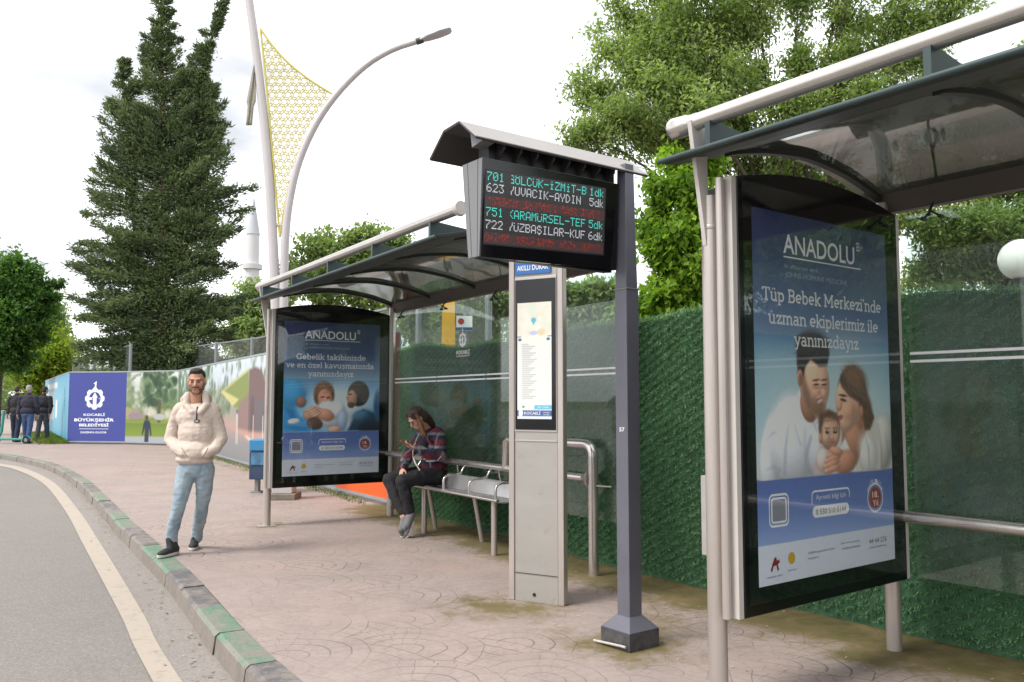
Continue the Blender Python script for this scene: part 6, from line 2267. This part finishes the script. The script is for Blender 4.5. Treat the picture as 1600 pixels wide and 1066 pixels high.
# glasses
mb = MB()
for sgn in (-1, 1):
    mb = MB()
    c0 = qw(sgn * .033, .099, -.003)
    Rr, F, Uu = axw
    mb.tube([c0 + (Rr * .021 * math.cos(R(a)) + Uu * .016 * math.sin(R(a))) for a in range(0, 361, 30)], .0018, 5, False)
    mb.tube([c0 + Rr * sgn * .021, qw(sgn * .074, .0, .0)], .0016, 5, False)
    mb.build("spectacle_rim", DARKM, wb, True)
# hair: crown, back and long locks falling past the cheeks
mb = MB().ell(qw(0, -.025, .05), (.083, .098, .082), axw, 20, 14)
mb.ell(qw(0, -.07, -.02), (.085, .06, .10), axw, 18, 12)
mb.chain([(qw(.062, -.03, .04), .04), (qw(.085, -.05, -.06), .04), (qw(.10, -.06, -.15), .038), (qw(.115, -.035, -.22), .022)])
mb.chain([(qw(0, -.08, .0), .06), (qw(.02, -.105, -.1), .062), (qw(.03, -.12, -.19), .05), (qw(.035, -.12, -.25), .03)])
mb.cap(qw(.05, .06, .092), .022, qw(.07, .03, .03), .02)
mb.cap(qw(-.05, .06, .092), .022, qw(-.07, .03, .03), .02)
mb.blob("hair", HAIRD, wo, .007, 2, .014, .03)
mb = MB()
for dr, df, r in ((0, 0, .017), (-.018, .014, .013), (.014, .02, .013)):
    mb.chain([(qw(-.066 + dr * .4, .012 + df * .5, .05), r * 1.3), (qw(-.082 + dr, .028 + df, -.05), r * 1.2), (qw(-.074 + dr, .052 + df, -.13), r * 1.25), (qw(-.084 + dr, .062 + df, -.175), r * .9), (qw(-.078 + dr, .07 + df, -.215), r * .4)])
mb.blob("hanging_lock", HAIRT, wo, .005, 2, .012, .02)
# cardigan
mp_, nt, b = newmat("plaid_knit")
t_ = N(nt, "ShaderNodeTexCoord").outputs['Object']
sep = N(nt, "ShaderNodeSeparateXYZ")
nt.links.new(t_, sep.inputs[0])
wz = X(nt, sep.outputs[2]) + (noise(nt, t_, 3, 3) - .5) * .05
wx = X(nt, sep.outputs[0]) * .75 + X(nt, sep.outputs[1]) * -.66 + (noise(nt, t_, 4, 3) - .5) * .04
bz_ = (wz * 7.2).op('FRACT')
bx2 = (wx * 8.5).op('FRACT')
rd, nv, gy = lin((124, 40, 54)) * .62, lin((44, 46, 66)) * .7, lin((150, 146, 152)) * .6
c_ = mixc(nt, bz_.op('GREATER_THAN', .48), rd, nv)
c_ = mixc(nt, bz_.op('GREATER_THAN', .8), c_, gy)
c_ = mixc(nt, bx2.op('GREATER_THAN', .6) * .55, c_, nv)
c_ = mixc(nt, bx2.op('LESS_THAN', .14) * .6, c_, gy)
nt.links.new(c_, b.inputs['Base Color'])
b.inputs['Roughness'].default_value = .95
mb = MB()
mb.ell(U2(1.42, 1.49, .76), (.15, .19, .19))
mb.ell(U2(1.415, 1.49, .93), (.135, .185, .17))
mb.ell(U2(1.37, 1.49, 1.06), (.125, .195, .10))
mb.chain([(U2(1.39, 1.65, 1.10), .07), (U2(1.37, 1.74, .98), .07), (U2(1.33, 1.80, .87), .068), (U2(1.2, 1.79, .885), .06), (U2(1.08, 1.765, .945), .052)])
mb.chain([(U2(1.37, 1.33, 1.09), .07), (U2(1.26, 1.34, .96), .068), (U2(1.17, 1.37, .87), .064), (U2(1.08, 1.47, .80), .058), (U2(1.0, 1.57, .745), .05)])
card = mb.blob("cardigan", mp_, wo, .010, 3, .03, .07)
TRIM = pbr("cream_knit_trim", (214, 204, 196), .9, 0, .08, 30, k=.66)
bpy.context.view_layer.update()
MB().tube([on(card, x, y, .002) for x, y in ((655, 678), (651, 686), (648, 695), (645, 705), (645, 714), (649, 724), (656, 735))], .0065, 8).build("trim", TRIM, card, True)
MB().tube([on(card, x, y, .002) for x, y in ((658, 713), (661, 719), (668, 721), (676, 721), (684, 719), (689, 713))], .0062, 8).build("cuff_trim", TRIM, card, True)
MB().ell(U2(1.30, 1.50, .98), (.085, .12, .16)).build("navy_top", pbr("navy_cotton", (32, 32, 44), .9, 0, .1), wo, True)
mb = MB()
mb.ell(U2(1.42, 1.50, .63), (.16, .19, .11))
mb.chain([(U2(1.40, 1.60, .63), .105), (U2(1.15, 1.63, .63), .092), (U2(.95, 1.655, .60), .074), (U2(1.0, 1.665, .43), .068), (U2(1.04, 1.675, .27), .052)])
mb.chain([(U2(1.40, 1.40, .63), .105), (U2(1.15, 1.38, .63), .092), (U2(.93, 1.37, .595), .074), (U2(.96, 1.48, .42), .068), (U2(1.0, 1.59, .24), .05)])
mb.blob("trousers", pbr("black_trousers", (34, 32, 36), .85, 0, .15, 8, k=.75), wo, .010, 3, .02, .06)
GS = pbr("grey_canvas_shoe", (128, 126, 128), .8, 0, .12, 30, k=.65)
for hl, to, an in (((1.075, 1.695, .17), (1.0, 1.70, .005), (1.05, 1.68, .25)), ((1.035, 1.615, .13), (.965, 1.655, .004), (1.015, 1.61, .2))):
    hl_, to_ = U2(*hl), U2(*to)
    shoe(wo, hl_, to_, U2(*an), .04, GS, SOLE)
ph = thing("mobile_phone", "small red mobile phone in the seated woman's hand", "phone", U2(.945, 1.73, .99))
pc, pd_, ps = U2(.945, 1.74, 1.0), (U2(.88, 1.72, 1.04) - U2(.96, 1.74, .98)).normalized(), (U2(.95, 1.84, 1.0) - U2(.95, 1.64, 1.0)).normalized()
pn = pd_.cross(ps)
mb = MB().hexa([pc + pd_ * a * .07 + ps * c * .035 + pn * e for e in (-.004, .004) for a, c in ((-1, -1), (1, -1), (1, 1), (-1, 1))])
mb.build("case", pbr("red_phone_case", (168, 40, 56), .4, k=.7), ph, bevel=.003)
sgn_ = 1 if pn.dot(hcw - pc) > 0 else -1
MB().quad(*[pc + pd_ * a * .064 + ps * c * .031 + pn * sgn_ * .0046 for a, c in ((-1, -1), (1, -1), (1, 1), (-1, 1))]).build("screen", BLACKG, ph)


# ---------------------------------------------- three men walking away along the path
def walker(label, x, yh, yf, Y, jacket, trousers, hair, wide=1., lean=0., stride=1):
    t = thing("person", label, "person", at(x, yf, Y).xy.to_3d(), "men walking away down the path")
    o = at(x, yf, Y)
    o.z = 0
    H = at(x, yh, Y).z
    s = H / 1.76
    q = lambda r, f, z: o + Vector((r * s, f * s, z * s))
    mb = MB()
    ax = axes((lean, 1, -.06), (0, 0, 1))
    hp_ = head_prims(mb, q(lean * .1, .02, 1.64), ax, s)
    mb.cap(q(0, 0, 1.38), .06 * s, q(0, .01, 1.58), .055 * s)
    mb.ell(q(0, 0, 1.15), (.16 * s, .10 * s, .3 * s))
    hands = []
    for sg in (-1, 1):
        mb.chain([(q(sg * .19 * wide, 0, 1.40), .055 * s), (q(sg * .25 * wide, -.03 * sg, 1.12), .045 * s), (q(sg * .24 * wide, .08 * sg * stride, .88), .035 * s)])
        hand(mb, q(sg * .24 * wide, .08 * sg * stride, .87), (0, .1, -1), (-sg, 0, 0), .5, s)
        mb.chain([(q(sg * .09, 0, .9), .09 * s), (q(sg * .10, .05 * -sg * stride, .48), .06 * s), (q(sg * .10, -.12 * sg * stride - .02, .1), .045 * s)])
    bd_ = mb.blob("body", SKINM, t, .014, 2)
    mb = MB().ell(hp_(0, -.02, .045), (.083 * s, .1 * s, .085 * s), ax)
    mb.ell(hp_(0, -.05, -.01), (.078 * s, .068 * s, .075 * s), ax)
    mb.blob("hair", hair, t, .012, 2)
    mb = MB().ell(q(0, 0, 1.22), (.215 * wide * s, .14 * s, .24 * s)).ell(q(0, 0, .98), (.20 * wide * s, .14 * s, .17 * s)).ell(q(0, 0, 1.38), (.2 * wide * s, .11 * s, .1 * s))
    for sg in (-1, 1):
        mb.chain([(q(sg * .19 * wide, 0, 1.38), .085 * s), (q(sg * .255 * wide, -.03 * sg, 1.12), .07 * s), (q(sg * .24 * wide, .07 * sg * stride, .91), .055 * s)])
    mb.cap(q(0, -.01, 1.44), .075 * s, q(0, 0, 1.5), .065 * s)
    mb.blob("jacket", jacket, t, .016, 3, .03, .12)
    mb = MB().ell(q(0, 0, .88), (.17 * s, .125 * s, .12 * s))
    for sg in (-1, 1):
        mb.chain([(q(sg * .09, 0, .86), .1 * s), (q(sg * .10, .05 * -sg * stride, .48), .078 * s), (q(sg * .10, -.12 * sg * stride - .02, .1), .068 * s)])
    mb.blob("trousers", trousers, t, .016, 3, .03, .12)
    for sg in (-1, 1):
        hl = q(sg * .10, -.12 * sg * stride - .08, .0)
        hl.z = .004
        shoe(t, hl, hl + Vector((sg * .03, .26 * s, 0)), q(sg * .10, -.12 * sg * stride - .02, .12), .05 * s, pbr("dark_leather_shoe", (44, 40, 38), .5, k=.8), pbr("dark_sole", (50, 48, 46), .7))


NAVY = pbr("navy_jacket", (38, 38, 56), .8, 0, .15, 5, k=.75)
JEAN = pbr("blue_jeans", (66, 94, 138), .85, 0, .2, 6, k=.62)
BLK = pbr("black_jacket", (34, 33, 38), .8, 0, .2, 5, k=.75)
walker("grey haired man in navy jacket and blue jeans walking away, nearest of three", 42, 602, 690, 28.8, NAVY, JEAN, pbr("grey_hair", (176, 170, 166), .7, 0, .15, 30, k=.65), 1.12, 0, 1)
walker("dark haired man in black jacket and charcoal trousers walking nearest the cyan boards", 66, 604, 684, 30.5, BLK, pbr("charcoal_trousers", (84, 84, 90), .85, 0, .15, 6, k=.7), HAIRB, 1.02, .3, -1)
walker("dark clothed man half hidden behind the grey haired walker", 24, 603, 687, 29.8, BLK, pbr("dark_blue_trousers", (40, 52, 74), .85, 0, .15, 6, k=.7), HAIRD, 1.0, -.2, 1)

# ---------------------------------------------- parked kick scooter at the left edge
sc_ = thing("kick_scooter", "teal electric kick scooter parked at the far left", "scooter", at(8, 690, 28.6).xy.to_3d())
o = at(-6, 690, 28.6)
o.z = 0
TEAL = pbr("teal_scooter", (60, 158, 148), .4, .1, .08, 6, k=.75)
q = lambda x, y, z: o + Vector((x, y, z))
MB().box(tuple(q(.12, -.09, .12)), tuple(q(.95, .09, .19))).build("deck", TEAL, sc_, bevel=.02)
MB().tube([q(.05, 0, .16), q(.17, 0, .42), q(.22, 0, 1.12)], .045, 12).build("stem", TEAL, sc_, True)
MB().tube([q(.2, -.27, 1.15), q(.22, 0, 1.17), q(.2, .27, 1.15)], .018, 10).build("handlebar", BLACKP, sc_, True)
for x in (.0, 1.02):
    w_ = MB().tube([q(x, -.035, .13), q(x, .035, .13)], .13, 22).build("wheel", BLACKP, sc_, True)
    MB().tube([q(x, -.04, .13), q(x, .04, .13)], .06, 16).build("rim", GALV, w_, True)
pts = [(1.02 + .16 * math.cos(R(a)), .13 + .16 * math.sin(R(a))) for a in range(10, 150, 20)]
MB().prism(pts + [(1.02 + .145 * math.cos(R(a)), .13 + .145 * math.sin(R(a))) for a in range(130, -1, -20)], lambda x, z, y: q(x, y, z), -.05, .05).build("mudguard", TEAL, sc_)
